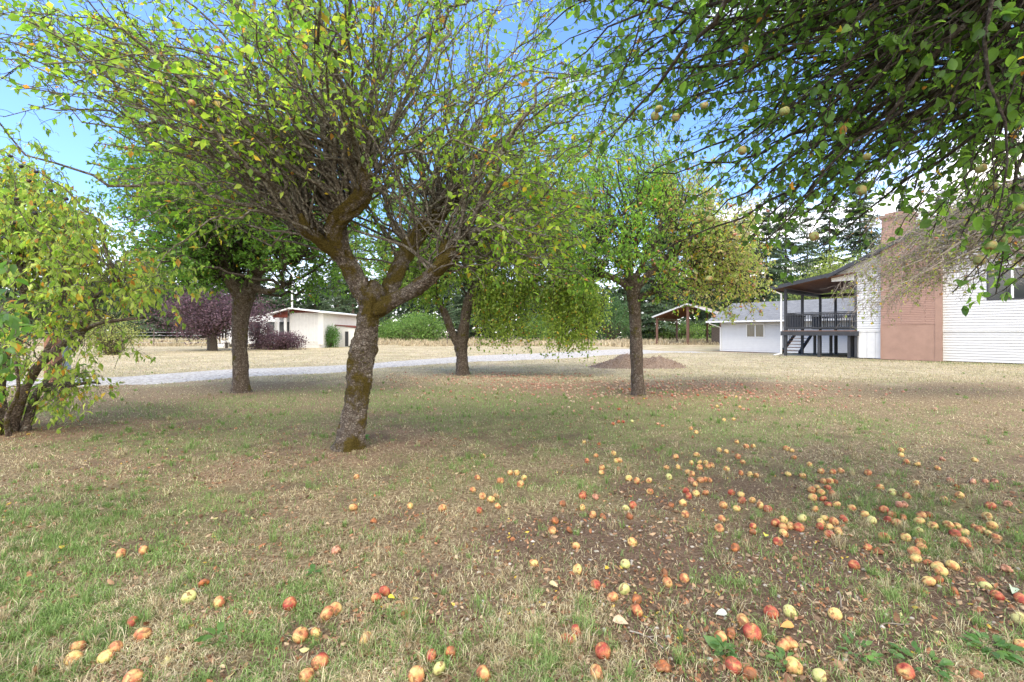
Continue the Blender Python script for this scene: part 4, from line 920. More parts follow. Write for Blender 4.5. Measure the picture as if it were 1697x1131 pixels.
# ================================================================== BACKGROUND PLANTING
def ellip_bush(name, label, cat, c, rad, n, greens, size, mat='leaf_fine', group=None, yellow=0.0, stems=5, bark='bark_far', zoff=0.0, trunkh=0.0, clump=.30, tmpl=T_SIMPLE):
    """shrub or small tree: stems, then leaves gathered in clumps spread through an uneven volume"""
    root = thing(name, label, cat, (c[0], c[1], 0), 0, group); rad = np.array(rad, float); cz = np.array([c[0], c[1], trunkh + rad[2]*.92 + zoff])
    nc = 90; a = norm(rs.randn(nc, 3))*(rs.rand(nc, 1)**.38); a[:,2] = np.maximum(a[:,2], -.9)
    a *= (.8+.35*vnoise(a[:,0]*2+c[0], a[:,1]*2+a[:,2]*3, 21))[:, None]; cc = cz + a*rad
    st = np.array([c[0], c[1], -.05]) + rs.randn(stems, 3)*np.array([.12,.12,0])*min(1.0, rad[0]*.5)*(0 if trunkh > 0 else 1)
    H = st[rs.randint(0, stems, nc)]; 
    if trunkh > 0:
        lt = limb([tuple(st[0])+(rad[0]*.09,), (c[0]+.05,c[1],trunkh*.5,rad[0]*.07), (c[0]-.03,c[1],trunkh*1.1,rad[0]*.06)], .15, 10, .1)
        H = np.repeat(np.array([[c[0],c[1],trunkh]]), nc, 0)
    S = bez(H, cc, .12, 8, .08, .08); pr_ = [tubes(S, np.linspace(.05, .012, 8)[None]*(min(1.4, rad[0]*.35))+0*S[:,:,0], 5)[0:2]+(None,)]
    if trunkh > 0: pr_.append(lt)
    V, Fs, _ = merge(pr_); mesh_obj('trunk', V, Fs, M[bark], root)
    i = rs.randint(0, nc, n); pos = cc[i] + rs.randn(n, 3)*rad*clump*.62; pos[:,2] = np.maximum(pos[:,2], .03)
    out = norm((pos-cz)/rad); col = leafcols(n, greens, yellow)*(.8+.4*rs.rand(nc))[i][:, None]
    V, Fs, Cc = leaves(pos, out*.5+rs.randn(n,3)*.7-np.array([0,0,.15]), out*.6+rs.randn(n,3)*.6+np.array([0,0,.5]), size[0]+(size[1]-size[0])*rs.rand(n), col, tmpl, .6)
    mesh_obj('crown', V, Fs, M[mat], root, Cc); return root

PUR = [(.085,.045,.065),(.12,.065,.09),(.055,.03,.045),(.16,.10,.13)]
q = P(352, 551, 33); ellip_bush('plum_tree', 'purple-leaved plum tree with wide low crown at the edge of the field', 'tree', (q[0],33), (3.9,3.0,1.7), 13000, PUR, (.10,.19), stems=1, trunkh=1.15, bark='bark_dark', clump=.36)
q = P(466, 551, 34.5); ellip_bush('plum_shrub', 'low purple shrub sprawling against the mobile home', 'shrub', (q[0],34.5), (1.6,1.1,.72), 5200, PUR, (.08,.15), stems=4)
q = P(430, 551, 36); ellip_bush('plum_shrub', 'taller purple shrub between the plum tree and the mobile home window', 'shrub', (q[0],36), (.8,.9,1.35), 2600, PUR, (.09,.16), stems=4)
q = P(548, 551, 39.5); ellip_bush('shrub', 'small bright green shrub between mobile home and shed', 'shrub', (q[0],39.5), (.72,.6,1.0), 3000, [(.07,.18,.035),(.12,.25,.05)], (.07,.13), stems=4)
q = P(183, 551, 27); ellip_bush('shrub', 'loose yellow-green bush beyond the gravel drive at the left', 'shrub', (q[0],27), (1.9,1.3,1.3), 4200, [(.26,.30,.08),(.20,.26,.07),(.34,.33,.11)], (.07,.12), stems=5, trunkh=.0)
PG = [(.13,.23,.05),(.18,.28,.07),(.10,.19,.045)]
for px, y, rx, rz, lb in ((700,62,3.9,2.1,'pale green bush in the field seen under the drooping apple tree'),(655,66,2.6,1.7,'smaller pale green bush right of the mossy trunk'),
                          (905,70,3.6,2.0,'green thicket behind the drooping leaf curtains'),(1010,62,3.4,3.4,'bluish green bushy tree left of the slender apple trunk'),(1120,72,6.0,1.5,'low green brambles beyond the carport posts')):
    q = P(px, 551, y); g_ = [(.07,.145,.05),(.10,.18,.065),(.05,.11,.04)] if px in (1010,) else PG
    ellip_bush('bush', lb, 'bush', (q[0], y), (rx, rx*.7, rz), 6500, g_, (.16,.30), stems=5, group='bushes along the edge of the field')
q = P(1385, 551, 44); ellip_bush('deciduous_tree', 'light yellow-green tree rising behind the porch roof', 'tree', (q[0],44), (4.0,3.0,2.8), 9000, [(.22,.27,.06),(.28,.32,.09),(.16,.22,.05)], (.14,.24), stems=1, trunkh=3.2)
q = P(1470, 551, 60); ellip_bush('deciduous_tree', 'green broadleaf tree behind the house gable', 'tree', (q[0],60), (5,3.5,3.6), 7000, [(.10,.17,.05),(.15,.22,.06)], (.2,.32), stems=1, trunkh=5.5)

def make_fir(name, label, seed, h=22.0, rmax=4.2, gaps=.15, dens=1.0, bare=.12):
    r_ = np.random.RandomState(seed); root = thing(name, label, 'tree', (0,0,0), 0, 'tall firs along the far edge of the field')
    V, Fs, _ = merge([limb([(0,0,-.1,h*.012),(0,0,h*.4,h*.008),(0,0,h,.02)], .8, 8, .06)]); mesh_obj('trunk', V, Fs, M['bark_fir'], root, None, True)
    nb = int(h*15*dens); z = h*(bare+(1-bare)*r_.rand(nb)**.9); z = z[r_.rand(len(z)) > gaps*(vnoise(z*.9, z*0+seed, 2) > .45)]
    a = r_.rand(len(z))*2*PI; u = 1-z/h; L = rmax*np.minimum(1, (u*1.25)**.75)*(.55+.6*r_.rand(len(z)))+.25
    L *= (.75+.5*vnoise(np.cos(a)*1.5+seed, z*.35+np.sin(a)*1.5, 4))
    H = np.stack([0*z, 0*z, z], 1); T = H + np.stack([np.cos(a)*L, np.sin(a)*L, L*(.18-.55*(z/h < .75)*.6)-.1*L], 1)
    S = bez(H, T, .10, 7, .05, .04); parts = [tubes(S, np.linspace(.035, .01, 7)[None]+0*S[:,:,0], 3)[0:2]+(None,)]
    V, Fs, _ = merge(parts); mesh_obj('branches', V, Fs, M['bark_fir'], root)
    c = np.maximum(2, r_.poisson(L*19*dens)); i = np.repeat(np.arange(len(z)), c); t = .12+.88*r_.rand(len(i))**.8; p, d = along(S, i, t)
    sd = np.cross(d, np.array([0,0,1.0]))*(r_.randn(len(i), 1)*.75); dd = d*.5+sd-np.array([0,0,.45])+r_.randn(len(i),3)*.15
    p = p + sd*.12*L[i][:, None] ; n = len(i)
    V, Fs, Cc = leaves(p, dd, r_.randn(n,3)*.5+np.array([0,0,1.0]), (.30+.38*r_.rand(n))*(.6+.5*(1-t)), leafcols(n, [(.05,.09,.042),(.07,.12,.055),(.095,.15,.065),(.034,.062,.034)], 0), T_SIMPLE, .34)
    mesh_obj('crown', V, Fs, M['needle'], root, Cc); print('fir', n); return root
protos = [make_fir('fir_tree', '', 3, 22, 4.2, .2), make_fir('fir_tree', '', 8, 22, 4.2, .65, .85, .15), make_fir('fir_tree', '', 12, 22, 5.2, .25, 1.1, .04), make_fir('fir_tree', '', 21, 22, 4.4, .4, 1.0, .08)]
used = [False]*4
#        px   Y   height proto width
firs = [(1302,74,27,1,1,'tallest thin fir just left of the porch roof'),(1338,80,24,1,.9,'sparse fir second from the porch roof with open branches'),(1375,84,29,3,1.0,'full fir rising behind the porch roof peak'),(1425,78,30,0,1.1,'thick fir between the porch peak and the chimney'),
        (1270,70,21,2,1,'dense fir directly behind the garage roof ridge'),(1240,82,24,0,1,'fir behind the pink-fruited apple tree'),(1205,76,19,2,1,'low wide fir above the carport ridge'),(1160,88,26,3,1,'fir behind the carport left post'),
        (1108,84,33,0,1,'very tall fir rising between two apple crowns'),(1080,72,18,2,1,'squat fir right of the slender apple trunk'),(1035,86,22,3,1,'fir behind the slender apple trunk'),(975,80,20,2,1,'wide fir behind the drooping apple branches'),
        (940,92,24,0,1,'fir behind the leafy curtain furthest back'),(885,84,20,2,1,'dark fir seen between the two leaf curtains'),(830,90,23,3,1,'fir behind the left leaf curtain'),(790,80,19,2,1,'fir just right of the forked far apple trunk'),
        (745,96,24,0,1,'fir rising above the pale green bush'),(690,90,22,2,1,'dark fir right of the mossy trunk'),(640,82,20,3,1,'fir close behind the mossy trunk on its right'),(585,70,19,1,.8,'bare-trunked fir beyond the shed'),
        (560,84,21,0,1,'fir above the shed roof'),(522,92,20,3,1,'fir above the right end of the mobile home'),(470,88,16,1,1,'thin fir near the white pole'),(430,80,18,0,1,'fir above the purple shrub'),(392,88,17,2,1,'fir behind the straight dark apple trunk'),
        (350,84,15,2,1,'fir behind the purple plum crown'),(312,86,15,0,1,'fir left of the purple plum crown'),(272,82,16,2,1,'fir behind the wire fence middle post'),(236,76,17,2,1,'dark wide fir at the left end of the wire fence'),(195,90,15,0,1,'fir behind the loose yellow-green bush'),
        (150,86,16,2,1,'fir glimpsed through the left bush branches'),(100,90,17,3,1,'fir behind the reddish timber post'),(50,86,16,2,1,'fir behind the left bush stems'),(0,88,17,0,1,'fir hidden behind the bush at the left edge'),
        (1500,86,28,2,1,'fir behind the chimney'),(1560,90,30,0,1,'fir behind the house roof right of the chimney'),(-70,90,17,2,1,'fir beyond the left frame edge'),(-150,84,17,3,1,'last fir of the row on the left'),(1640,92,28,3,1,'fir hidden behind the house at the far right')]
for px, y, h, k, w, lb in firs:
    q = P(px, 551, y); s = h/22.0; loc = (q[0], y, -.1); sc = (s*w, s*w, s)
    if h < 20: sc = (s*w*1.5, s*w*1.5, s)
    if not used[k]:
        o = protos[k]; used[k] = True; o.location = loc; o.scale = sc; o['label'] = lb
    else: dup(protos[k], loc, rs.uniform(0, 6.28), sc, lb)
# low far wood behind the firs
def far_wood():
    n = 26000; x = rs.uniform(-150, 190, n); d = rs.uniform(96, 112, n); top = 8+5*fbm(x*.08, x*0, 51)*1.6
    z = rs.rand(n)**.8*top; pos = np.stack([x, d, z], 1)
    V, Fs, Cc = leaves(pos, rs.randn(n,3), rs.randn(n,3), .8+1.0*rs.rand(n), leafcols(n, [(.035,.065,.035),(.05,.085,.045),(.03,.05,.03)], 0), T_SIMPLE, .7)
    o = mesh_obj('far_woods', V, Fs, M['needle'], None, Cc); tag(o, 'dark mass of distant woodland behind the firs', 'woods', kind='stuff')
far_wood()

# ================================================================== GRASS
def blades(pos, h, w, lean, cols, curl=.5):
    n = len(pos); a = rs.rand(n)*2*PI; ld = np.stack([np.cos(a), np.sin(a), 0*a], 1); b = a + rs.uniform(.8, 2.3, n); sd = np.stack([np.cos(b), np.sin(b), 0*b], 1)*w[:, None]*.5
    L = lean[:, None]; up = np.array([0,0,1.0]); m_ = pos + (ld*L*.45 + up*np.sqrt(np.maximum(0, 1-(L*.8)**2))*.62)*h[:, None]
    t_ = pos + (ld*np.minimum(L*1.15+curl*.2, 1.1) + up*np.maximum(.05, np.sqrt(np.maximum(0, 1-L**2)) - curl*L*.4))*h[:, None]
    V = np.stack([pos-sd, pos+sd, m_+sd*.8, m_-sd*.8, t_], 1).reshape(-1, 3); k = (np.arange(n)*5)[:, None]
    return V, [k+np.array([[0,1,2,3]]), k+np.array([[3,2,4]])], np.repeat(cols, 5, axis=0)
def scatter(n, ymin, ymax, wide=1.35, p=1.0):
    """more plants per square metre near the camera, thinning with distance"""
    u = rs.rand(n); y = 1/(1/ymin*(1-u) + 1/ymax*u); x = (rs.rand(n)*2-1)*y*wide; return x, y
def cpick(n, cs, v=.3):
    return leafcols(n, cs, 0, var=v)
GRN = [(.17,.28,.07),(.23,.34,.105),(.30,.40,.15),(.12,.20,.05)]
DRYC = [(.46,.38,.22),(.58,.50,.32),(.33,.25,.15),(.21,.15,.09),(.68,.61,.43)]
parts = []
# green short blades where the ground is green
x, y = scatter(420000, 1.45, 24); g, d, l, f = zones(x, y); cmod = np.clip((vnoise(x*7, y*7, 63)*.6+vnoise(x*17, y*17, 64)*.4-.36)*4, 0, 1); cmod = np.maximum(cmod, np.clip((y-4)/4, 0, .75)); keep = rs.rand(len(x)) < g*.95*cmod*(1-.85*d)*(1-.45*l)+.03*(1-f); x, y = x[keep], y[keep]; n = len(x)
hh = (.022+.035*rs.rand(n)**1.5)*(1+.5*(y > 7)); parts.append(blades(np.stack([x,y,gz(x,y)],1), hh, np.maximum(.0034, y*.0009), .15+.75*rs.rand(n), cpick(n, GRN)*(.8+.4*vnoise(x*3,y*3,61))[:,None]))
ng = n
# tufts
x, y = scatter(11000, 1.45, 15); g, d, l, f = zones(x, y); keep = rs.rand(len(x)) < (.14+.7*g)*(1-.75*d)*np.clip((vnoise(x*2.2, y*2.2, 65)-.25)*2.2, 0.1, 1); x, y = x[keep], y[keep]
c = rs.poisson(24, len(x)); i = np.repeat(np.arange(len(x)), c); rr = .012+.035*rs.rand(len(x))**1.5; a = rs.rand(len(i))*2*PI; q = rs.rand(len(i))**.5*rr[i]; xx = x[i]+np.cos(a)*q; yy = y[i]+np.sin(a)*q; n = len(i)
th_ = (.03+.075*rs.rand(len(x))**2.0); dryt = rs.rand(len(x)) < .34; cc = cpick(n, GRN); cd = cpick(n, DRYC); cc[dryt[i]] = cd[dryt[i]]
parts.append(blades(np.stack([xx,yy,gz(xx,yy)],1), th_[i]*(.6+.6*rs.rand(n)), np.maximum(.003, yy*.0009), .15+.7*rs.rand(n), cc)); ng += n
V, Fs, Cc = merge(parts); o = mesh_obj('grass', V, Fs, M['grass'], None, Cc); tag(o, 'short green grass and tufts growing over the orchard floor', 'grass', kind='stuff')
# dry thatch
x, y = scatter(330000, 1.45, 30); g, d, l, f = zones(x, y); cmod = np.clip((vnoise(x*6, y*6, 66)*.55+vnoise(x*15, y*15, 67)*.45-.34)*3.6, .12, 1); keep = rs.rand(len(x)) < .78*(1-.85*d)*(.45+.55*(1-g))*cmod; x, y = x[keep], y[keep]; n = len(x)
V, Fs, Cc = blades(np.stack([x,y,gz(x,y)+.002],1), .018+.035*rs.rand(n), np.maximum(.0028, y*.0009), .72+.27*rs.rand(n), cpick(n, DRYC, .5)*(.75+.5*vnoise(x*4,y*4,62))[:,None])
o = mesh_obj('dry_grass', V, Fs, M['grass'], None, Cc); tag(o, 'straw-coloured dead grass lying among the green blades', 'grass', kind='stuff'); print('grass', ng, n)
# tall dry grass at the edge of the field
n = 60000; x = rs.uniform(-62, 52, n); y = 43+26*rs.rand(n)**1.2; keep = ~((x > 12) & (y < 47)) & (rs.rand(n) < .45+.8*fbm(x*.25, y*.25, 71)) & ~((x > -25) & (x < -11) & (y < 47)); x, y = x[keep], y[keep]; n = len(x)
h_ = (.25+.75*rs.rand(n)**1.5)*(.15+1.15*fbm(x*.35, y*.3, 73)**1.3); green_ = (vnoise(x*.12, y*.12, 75) > .62) & (y > 52)
cc = cpick(n, [(.46,.37,.25),(.58,.49,.35),(.34,.26,.17)], .5); cg = cpick(n, [(.20,.24,.09),(.28,.29,.12)]); cc[green_] = cg[green_]
V, Fs, Cc = blades(np.stack([x,y,gz(x,y)],1), h_, np.full(n, .07), .1+.5*rs.rand(n), cc); o = mesh_obj('tall_grass', V, Fs, M['grass'], None, Cc); tag(o, 'tall tan dry grass along the far edge of the field', 'grass', kind='stuff')
# lawn fringe along the house and far lawn tufts
x, y = scatter(60000, 12, 44); g, d, l, f = zones(x, y); on = (y > road_y(x, ROAD_N)-.1) & (y < road_y(x, ROAD_F)+.1) & (x < 15.4); hs = (x-HX)*E2[0]+(y-HY)*E2[1]
keep = ~on & (hs < -.05); x, y, g = x[keep], y[keep], g[keep]; n = len(x); isg = rs.rand(n) < g*.8+.08; cc = cpick(n, [(.50,.42,.28),(.58,.50,.36),(.40,.33,.20)], .4); cg = cpick(n, [(.17,.20,.07),(.24,.26,.11)]); cc[isg] = cg[isg]
V, Fs, Cc = blades(np.stack([x,y,gz(x,y)],1), .03+.04*rs.rand(n), y*.0010, .3+.6*rs.rand(n), cc); o = mesh_obj('lawn_grass', V, Fs, M['grass'], None, Cc); tag(o, 'sparse mown dry lawn beyond the orchard trees', 'grass', kind='stuff')

# fallen leaves
x, y = scatter(60000, 1.45, 20); g, d, l, f = zones(x, y); cl_ = vnoise(x*2.3, y*2.3, 81); keep = rs.rand(len(x)) < (.30+.7*l+.2*d)*(.15+1.2*cl_)*(1-.6*f); x, y = x[keep], y[keep]; n = len(x)
lc = leafcols(n, [(.26,.15,.085),(.38,.23,.135),(.13,.075,.045),(.50,.38,.25),(.36,.15,.07),(.20,.11,.065)], .03, ((.62,.42,.06),(.60,.46,.10),(.55,.50,.22)), .5)
V, Fs, Cc = leaves(np.stack([x,y,gz(x,y)+.008+.006*rs.rand(n)],1), rs.randn(n,3)*np.array([1,1,.25]), rs.randn(n,3)*.45+np.array([0,0,1.0]), np.maximum(.012+.034*rs.rand(n)**2.2, y*.0024), lc, _detail(.5, -.28), .62)
o = mesh_obj('fallen_leaves', V, Fs, M['litter'], None, Cc); tag(o, 'brown and yellow fallen leaves scattered over the grass', 'fallen leaves', kind='stuff'); print('litter', n)
# pebbles on the bare soil
def pebbles():
    x = np.concatenate([rs.normal(.0, .16, 90)+.02, rs.uniform(-.3, 3.0, 1500)]); y = np.concatenate([rs.normal(2.15, .07, 90), rs.uniform(1.5, 3.6, 1500)]); g, d, l, f = zones(x, y)
    keep = (np.arange(len(x)) < 90) | (rs.rand(len(x)) < d*.6); x, y = x[keep], y[keep]; n = len(x)
    th = np.array([[0,0,1],[.9,0,.3],[.28,.85,.3],[-.73,.53,.3],[-.73,-.53,.3],[.28,-.85,.3],[.73,.53,-.3],[-.28,.85,-.3],[-.9,0,-.3],[-.28,-.85,-.3],[.73,-.53,-.3],[0,0,-1]])
    F_ = np.array([(0,1,2),(0,2,3),(0,3,4),(0,4,5),(0,5,1),(1,6,2),(2,7,3),(3,8,4),(4,9,5),(5,10,1),(6,7,2),(7,8,3),(8,9,4),(9,10,5),(10,6,1),(11,7,6),(11,8,7),(11,9,8),(11,10,9),(11,6,10)])
    s = (.004+.009*rs.rand(n)**2)[:, None, None]*np.stack([.8+.6*rs.rand(n), .8+.6*rs.rand(n), .5+.3*rs.rand(n)], 1)[:, None, :]
    V = np.stack([x, y, gz(x,y)+.001], 1)[:, None, :] + th[None]*(1+.25*rs.randn(n, 12, 1)*.5)*s; k = (np.arange(n)*12)[:, None, None]
    o = mesh_obj('pebbles', V.reshape(-1,3), [(k+F_[None]).reshape(-1,3)], M['litter'], None, np.repeat(leafcols(n, [(.38,.33,.28),(.50,.46,.41),(.28,.23,.19)], 0), 12, axis=0), True); tag(o, 'small pale pebbles bedded in the bare soil', 'pebbles', kind='stuff')
pebbles()

# ================================================================== WINDFALL APPLES (measured row and column in the photo -> point on the ground)
A_ = "160,65,o 65,75,o 137,105,y 175,103,y 205,103,y 175,128,o 212,122,o 230,118,o 20,128,o 75,125,y 32,175,g 120,150,o 140,160,o 135,190,p 155,205,o 180,185,o 200,183,o 222,185,o 112,235,r 160,248,y 205,243,o 125,262,r 98,295,y 42,305,b 108,350,o 325,245,r 370,255,y 375,280,r 422,277,y 288,303,o 350,318,y 460,303,y 495,320,r 280,370,o 268,415,o 355,75,o 378,100,o 302,135,y 370,152,r 412,158,y 442,163,o 590,40,y 580,35,o 608,45,y 618,75,o 690,110,y 745,143,o 800,145,o 838,140,o 590,158,y 658,165,o 425,402,r 425,433,b 345,510,b 543,478,r 533,383,r 568,370,y 567,402,o 600,395,o 640,402,r 655,360,g 570,432,y 700,230,o 725,217,o 745,240,y 776,220,r 797,246,o 705,265,y 755,270,r 778,295,r 818,297,y 890,313,o 717,318,y 755,190,o 785,190,o 810,190,b 760,362,y 745,378,y 740,397,r 803,375,o 850,363,r 785,400,y 825,417,o 783,430,r 950,342,y 982,368,g 1040,322,r 1058,367,r 1080,345,o 1130,360,r 1100,385,o 1205,373,y 1215,350,o 1245,345,b 1268,395,y 1205,418,g 1143,452,y 1040,445,o 965,498,r 1015,515,b 900,588,r 1210,475,o 1217,500,o 1180,520,o 1187,555,y 1247,577,b 1290,597,y 1305,618,y 1360,590,y 1250,667,y 1295,663,b 1370,715,b 1515,690,g 1495,665,b 1570,735,r 1680,755,r 1675,845,g 1680,975,o 1022,217,o 1078,240,g 1145,255,o 1145,103,o 1195,115,y 1120,70,y 1118,45,y 965,150,o 1290,133,y 1313,90,p 1465,93,y 1190,198,y 1350,187,p 1380,215,b 1455,195,p 1515,190,p 1558,192,p 1393,255,y 1320,275,o 1110,300,p 1130,300,p 1540,303,r 1620,295,p 1523,352,y 1545,395,y 1465,405,o 1490,415,o 1380,400,y 1372,433,r 1415,425,y 1340,395,y 1415,470,o 1530,433,y 1565,450,o 1440,495,b 1615,605,p 810,820,y 512,815,r 597,808,g 380,862,o 422,915,R 275,938,o 325,920,b 335,1068,r 412,1108,b 570,970,o 605,965,o 615,1070,y 740,1115,g 1140,1095,r 1475,1110,b 15,1070,b 25,670,o 10,628,b 105,650,o"
B_ = "708,65,o 1195,95,r 1238,70,o 1265,130,o 1262,152,y 1320,62,y 1332,98,y 1348,95,o 1345,138,b 1390,180,y 1428,193,o 1485,190,y 1490,242,o 682,173,o 788,188,o 865,153,y 835,153,o 883,205,o 900,178,y 660,228,o 705,262,o 745,278,y 770,262,o 777,307,o 690,330,r 518,318,o 366,308,y 1175,263,r 1180,245,b 1080,298,b 1173,317,y 1222,352,o 1268,365,b 1235,268,p 1375,320,g 1410,308,r 1395,362,b 1045,378,b 1033,427,o 1112,425,b 1143,503,o 945,580,y 1150,612,y 1408,483,y 1375,587,g 1237,682,r 1370,705,g 1315,740,o 1428,748,b 1430,803,r 1145,900,r 1100,948,r 1270,997,r 1240,1105,o 1545,1065,b 247,708,r 208,740,r 345,825,b 158,940,y 465,1022,r 555,1003,b 503,1078,g 395,1110,o 710,1100,o 115,168,o 100,315,o 195,375,b 15,790,o 20,512,p"
C_ = "567,532,o 673,517,o 955,672,b 1025,762,o 1357,767,r 1532,812,o 1570,785,b 1480,905,y 1408,915,o 620,860,r 670,915,o 365,970,o 345,1030,y 495,1020,y 540,980,o 625,1120,o 1437,1115,o 1500,1050,r 885,740,g"
D_ = "155,1108,o 325,1090,g 185,1000,b 1065,930,b 1045,848,o 1095,885,y 780,820,o 735,800,p 367,783,r 410,783,r 318,800,r 495,775,g 370,665,r 1310,1050,y 1378,1065,y 1100,1100,y 1562,1018,o 1628,1015,y 1475,975,y 1445,765,y 1355,770,y 1290,648,y 1505,655,y 1485,1112,r 45,980,y 275,470,p 400,480,r 470,480,r 870,545,r 700,520,p 1110,540,r 1370,565,r 1470,560,y 1600,520,r 1520,440,r"
lst = []
for s, ox, oy, k in ((A_,1097,731,2.8267),(B_,550,731,2.8267),(C_,0,731,2.8267),(D_,960,560,5.6533)):
    for w in s.split():
        a, b, c = w.split(','); lst.append((ox+float(a)/k, oy+float(b)/k, c))
CN = {'r':'red','o':'orange-red','y':'yellow','g':'green','b':'brown rotting','p':'dull pink','R':'large yellow and red'}
def place(px, py):
    if py > 1010:
        return 'in the grass of the bottom left corner' if px < 330 else 'at the bottom edge left of centre' if px < 700 else 'at the bottom edge near centre' if px < 1000 else 'on bare soil at the bottom right' if px < 1400 else 'at the bottom right corner'
    if py > 930:
        return 'in low grass at lower left' if px < 700 else 'on bare soil by the pebbles' if px < 1130 else 'on open bare soil right of centre' if px < 1480 else 'at the tail of the apple drift'
    if py > 850:
        return 'in the grassy left half' if px < 760 else 'on the edge of the bare soil' if px < 1180 else 'where the drift meets bare soil' if px < 1400 else 'in the lower part of the apple drift' if px < 1600 else 'by the right edge of the drift'
    if py > 800:
        return 'in grass near the picture centre' if px < 900 else 'above the bare soil' if px < 1130 else 'in the left arm of the apple drift' if px < 1330 else 'in the thick middle of the apple drift' if px < 1480 else 'at the right end of the apple drift'
    if py > 750:
        return 'in grass right of the mossy trunk' if px < 1010 else 'at the upper left of the drift' if px < 1230 else 'in the grass behind the drift' if px < 1450 else 'in the lawn at the far right'
    if py > 690: return 'in the green grass below the mulch heap' if px < 1150 else 'in the mid lawn toward the house'
    return 'in the tree litter near the slender trunk'
ORD = ['leftmost','second from left','third from left','fourth from left','fifth from left','sixth from left','seventh from left','eighth from left','ninth from left','tenth from left','eleventh from left','twelfth from left','thirteenth from left','fourteenth from left','fifteenth from left','sixteenth from left','seventeenth from left','eighteenth from left','nineteenth from left','twentieth from left']
grp = {}
for i, (px, py, c) in enumerate(lst): grp.setdefault((c, place(px, py)), []).append(i)
lab = {}
for (c, pl), ids in grp.items():
    ids.sort(key=lambda i: lst[i][0])
    for j, i in enumerate(ids): lab[i] = f"{CN[c]} fallen apple {pl}" if len(ids) == 1 else f"{CN[c]} fallen apple {pl}, {ORD[j]}"
for i, (px, py, c) in enumerate(lst):
    big = c == 'R'; r = (.0265+.0075*rs.rand())*(1.25 if big else 1.0)
    if py < 690: r = .032
    if c == 'b': r *= .9
    yy = F*(CH-r*.5)/(py-HOR); xx = GX(px, yy)
    o = put_apple('fallen_apple', 'r' if big else c, (xx, yy, float(gz(xx, yy))+r*.52), r); tag(o, lab[i], 'apple', 'windfall apples lying on the orchard floor')
print('apples', len(lst))
# many tiny fruits and husks under the far trees
n = 900; x = rs.normal(2.9, 2.4, n); y = rs.normal(10.6, 1.5, n); x = np.concatenate([x, rs.normal(-.2, 1.7, 350)]); y = np.concatenate([y, rs.normal(13.3, .8, 350)])
k = (y > 7.6) & (y < 16) & (rs.rand(len(x)) < .25+1.2*vnoise(x*1.3, y*1.3, 91)); x, y = x[k], y[k]; n = len(x)
Vb, Fb = apple_mesh(4, .6, 8, 6); s = .020+.014*rs.rand(n); V = np.stack([x, y, gz(x,y)+s*.5], 1)[:, None, :] + Vb[None]*s[:, None, None]; b = (np.arange(n)*len(Vb))[:, None, None]
o = mesh_obj('fallen_fruit', V.reshape(-1,3), [(b+f[None]).reshape(-1, f.shape[1]) for f in Fb], M['litter'], None, np.repeat(leafcols(n, [(.48,.25,.18),(.55,.36,.27),(.42,.18,.13),(.58,.46,.33)], 0), len(Vb), axis=0), True)
tag(o, 'countless small reddish fruits littering the ground under the far apple trees', 'fallen fruit', kind='stuff')

# twigs on the ground
tw = [(1395,1012,.075,1.45,'pale upright twig standing in the bare soil','bark_dead',1),(1045,1050,.16,-.75,'grey forked twig on the bare soil beside the red apple','bark_dead',0),(918,1105,.10,1.15,'short straight stick near the bottom edge','bark_dead',0),
      (325,985,.09,.4,'dark twig beside the rotting apple at lower left','bark_dark',0),(1350,980,.08,1.9,'small grey stick on the open bare soil','bark_dead',0),(1460,1045,.14,.15,'thin brown twig lying in the grass at lower right','bark_dead',0),(95,1103,.12,.1,'dark twig by the yellow apples in the bottom left corner','bark_dark',0)]
for px, py, L, a, lb_, mt, upr in tw:
    y_ = GY(py); x_ = GX(px, y_); z_ = float(gz(x_, y_)); m = MB(); d = Vector((math.cos(a), math.sin(a), 0)) if not upr else Vector((.05, .3, 1)).normalized()
    nrm_ = Vector((-d.y, d.x, 0)); pts = [d*L*t + nrm_*L*.08*math.sin(5*t+a) for t in (0,.25,.5,.75,1)]; m.tube(pts, [.004,.0038,.0034,.003,.002], 7); m.tube([pts[2], pts[2]+d*L*.2+nrm_*L*.22+Vector((0,0,.004))], [.0025,.0015], 5)
    o = m.build('stick', M[mt]); o.location = (x_, y_, z_+.006); tag(o, lb_, 'stick', 'sticks on the orchard floor')

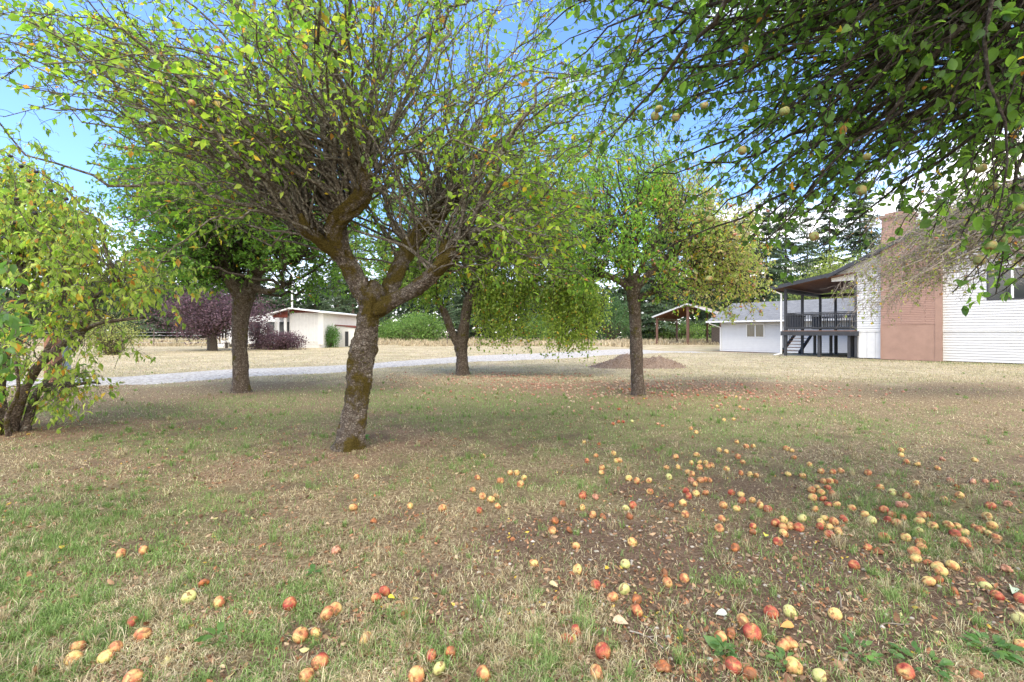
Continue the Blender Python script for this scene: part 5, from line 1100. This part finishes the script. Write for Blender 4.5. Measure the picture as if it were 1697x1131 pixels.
# broad-leaved weeds
def weed(px, py, n, sz, r, lb_, greens, name='weed', h=.03):
    y_ = GY(py); x_ = GX(px, y_); z_ = float(gz(x_, y_)); a = rs.rand(n)*2*PI; q = rs.rand(n)**.5*r
    pos = np.stack([x_+np.cos(a)*q*.5, y_+np.sin(a)*q*.5, z_+.005+h*rs.rand(n)], 1); d = np.stack([np.cos(a), np.sin(a), .35+.5*rs.rand(n)], 1)
    V, Fs, Cc = leaves(pos, d, np.array([0,0,1.0])+rs.randn(n,3)*.3, sz*(.6+.6*rs.rand(n)), leafcols(n, greens, 0), _detail(.35,.1), .55)
    o = mesh_obj(name, V, Fs, M['leaf'], None, Cc); tag(o, lb_, 'weed', 'broad-leaved weeds in the orchard grass')
WG_ = [(.10,.20,.07),(.15,.26,.09)]
for a in ((1198,1085,16,.06,.05,'rosette weed beside the red apple on the bare soil'),(1300,1105,26,.035,.10,'clover patch at the bottom edge by the yellow apple'),(1420,1090,40,.032,.14,'clover spreading left of the bottom right corner'),
          (1530,1110,46,.034,.16,'thick clover in the bottom right corner'),(1640,1085,40,.05,.12,'bright leafy weed near the right edge at the bottom'),(520,955,8,.05,.04,'small two-leaved weed in the grassy left half'),
          (598,728,22,.09,.10,'leafy sprout at the right foot of the mossy trunk'),(575,722,12,.08,.06,'leafy sprout at the left foot of the mossy trunk'),(360,1065,10,.06,.05,'single broad-leaved seedling at lower left')):
    weed(*a, WG_)
# a few large leaves lying near the lens
for px, py, c, s_, lb_ in ((1677,983,(.45,.55,.42),.07,'pale green fallen leaf beside the red apples at the right edge'),(1205,1028,(.50,.52,.45),.05,'curled pale leaf above the red and yellow apple'),(910,977,(.55,.50,.28),.05,'curled cream leaf on the bare soil near centre'),
                           (1268,897,(.60,.60,.10),.055,'bright yellow-green leaf among the red apples of the drift'),(1316,1050,(.60,.32,.10),.055,'orange-brown torn leaf on the bare soil'),(102,917,(.65,.47,.06),.055,'yellow leaf lying in the grassy left half'),
                           (1003,953,(.62,.42,.05),.035,'small yellow leaf left of the green apple'),(1015,1040,(.55,.42,.30),.07,'dry tan leaf standing beside the grey twig'),(643,997,(.60,.50,.05),.035,'tiny yellow leaf by the pair of red apples')):
    y_ = GY(py); x_ = GX(px, y_); a = rs.rand()*6.28
    V, Fs, Cc = leaves(np.array([[x_, y_, float(gz(x_,y_))+.022]]), np.array([[math.cos(a), math.sin(a)*.4, .12]]), np.array([[.1,-.5,1.0]]), np.array([s_]), np.array([c]), _detail(.35, .2), .6)
    o = mesh_obj('fallen_leaf', V, Fs, M['litter'], None, Cc, True); tag(o, lb_, 'fallen leaf', 'large fallen leaves in the foreground')
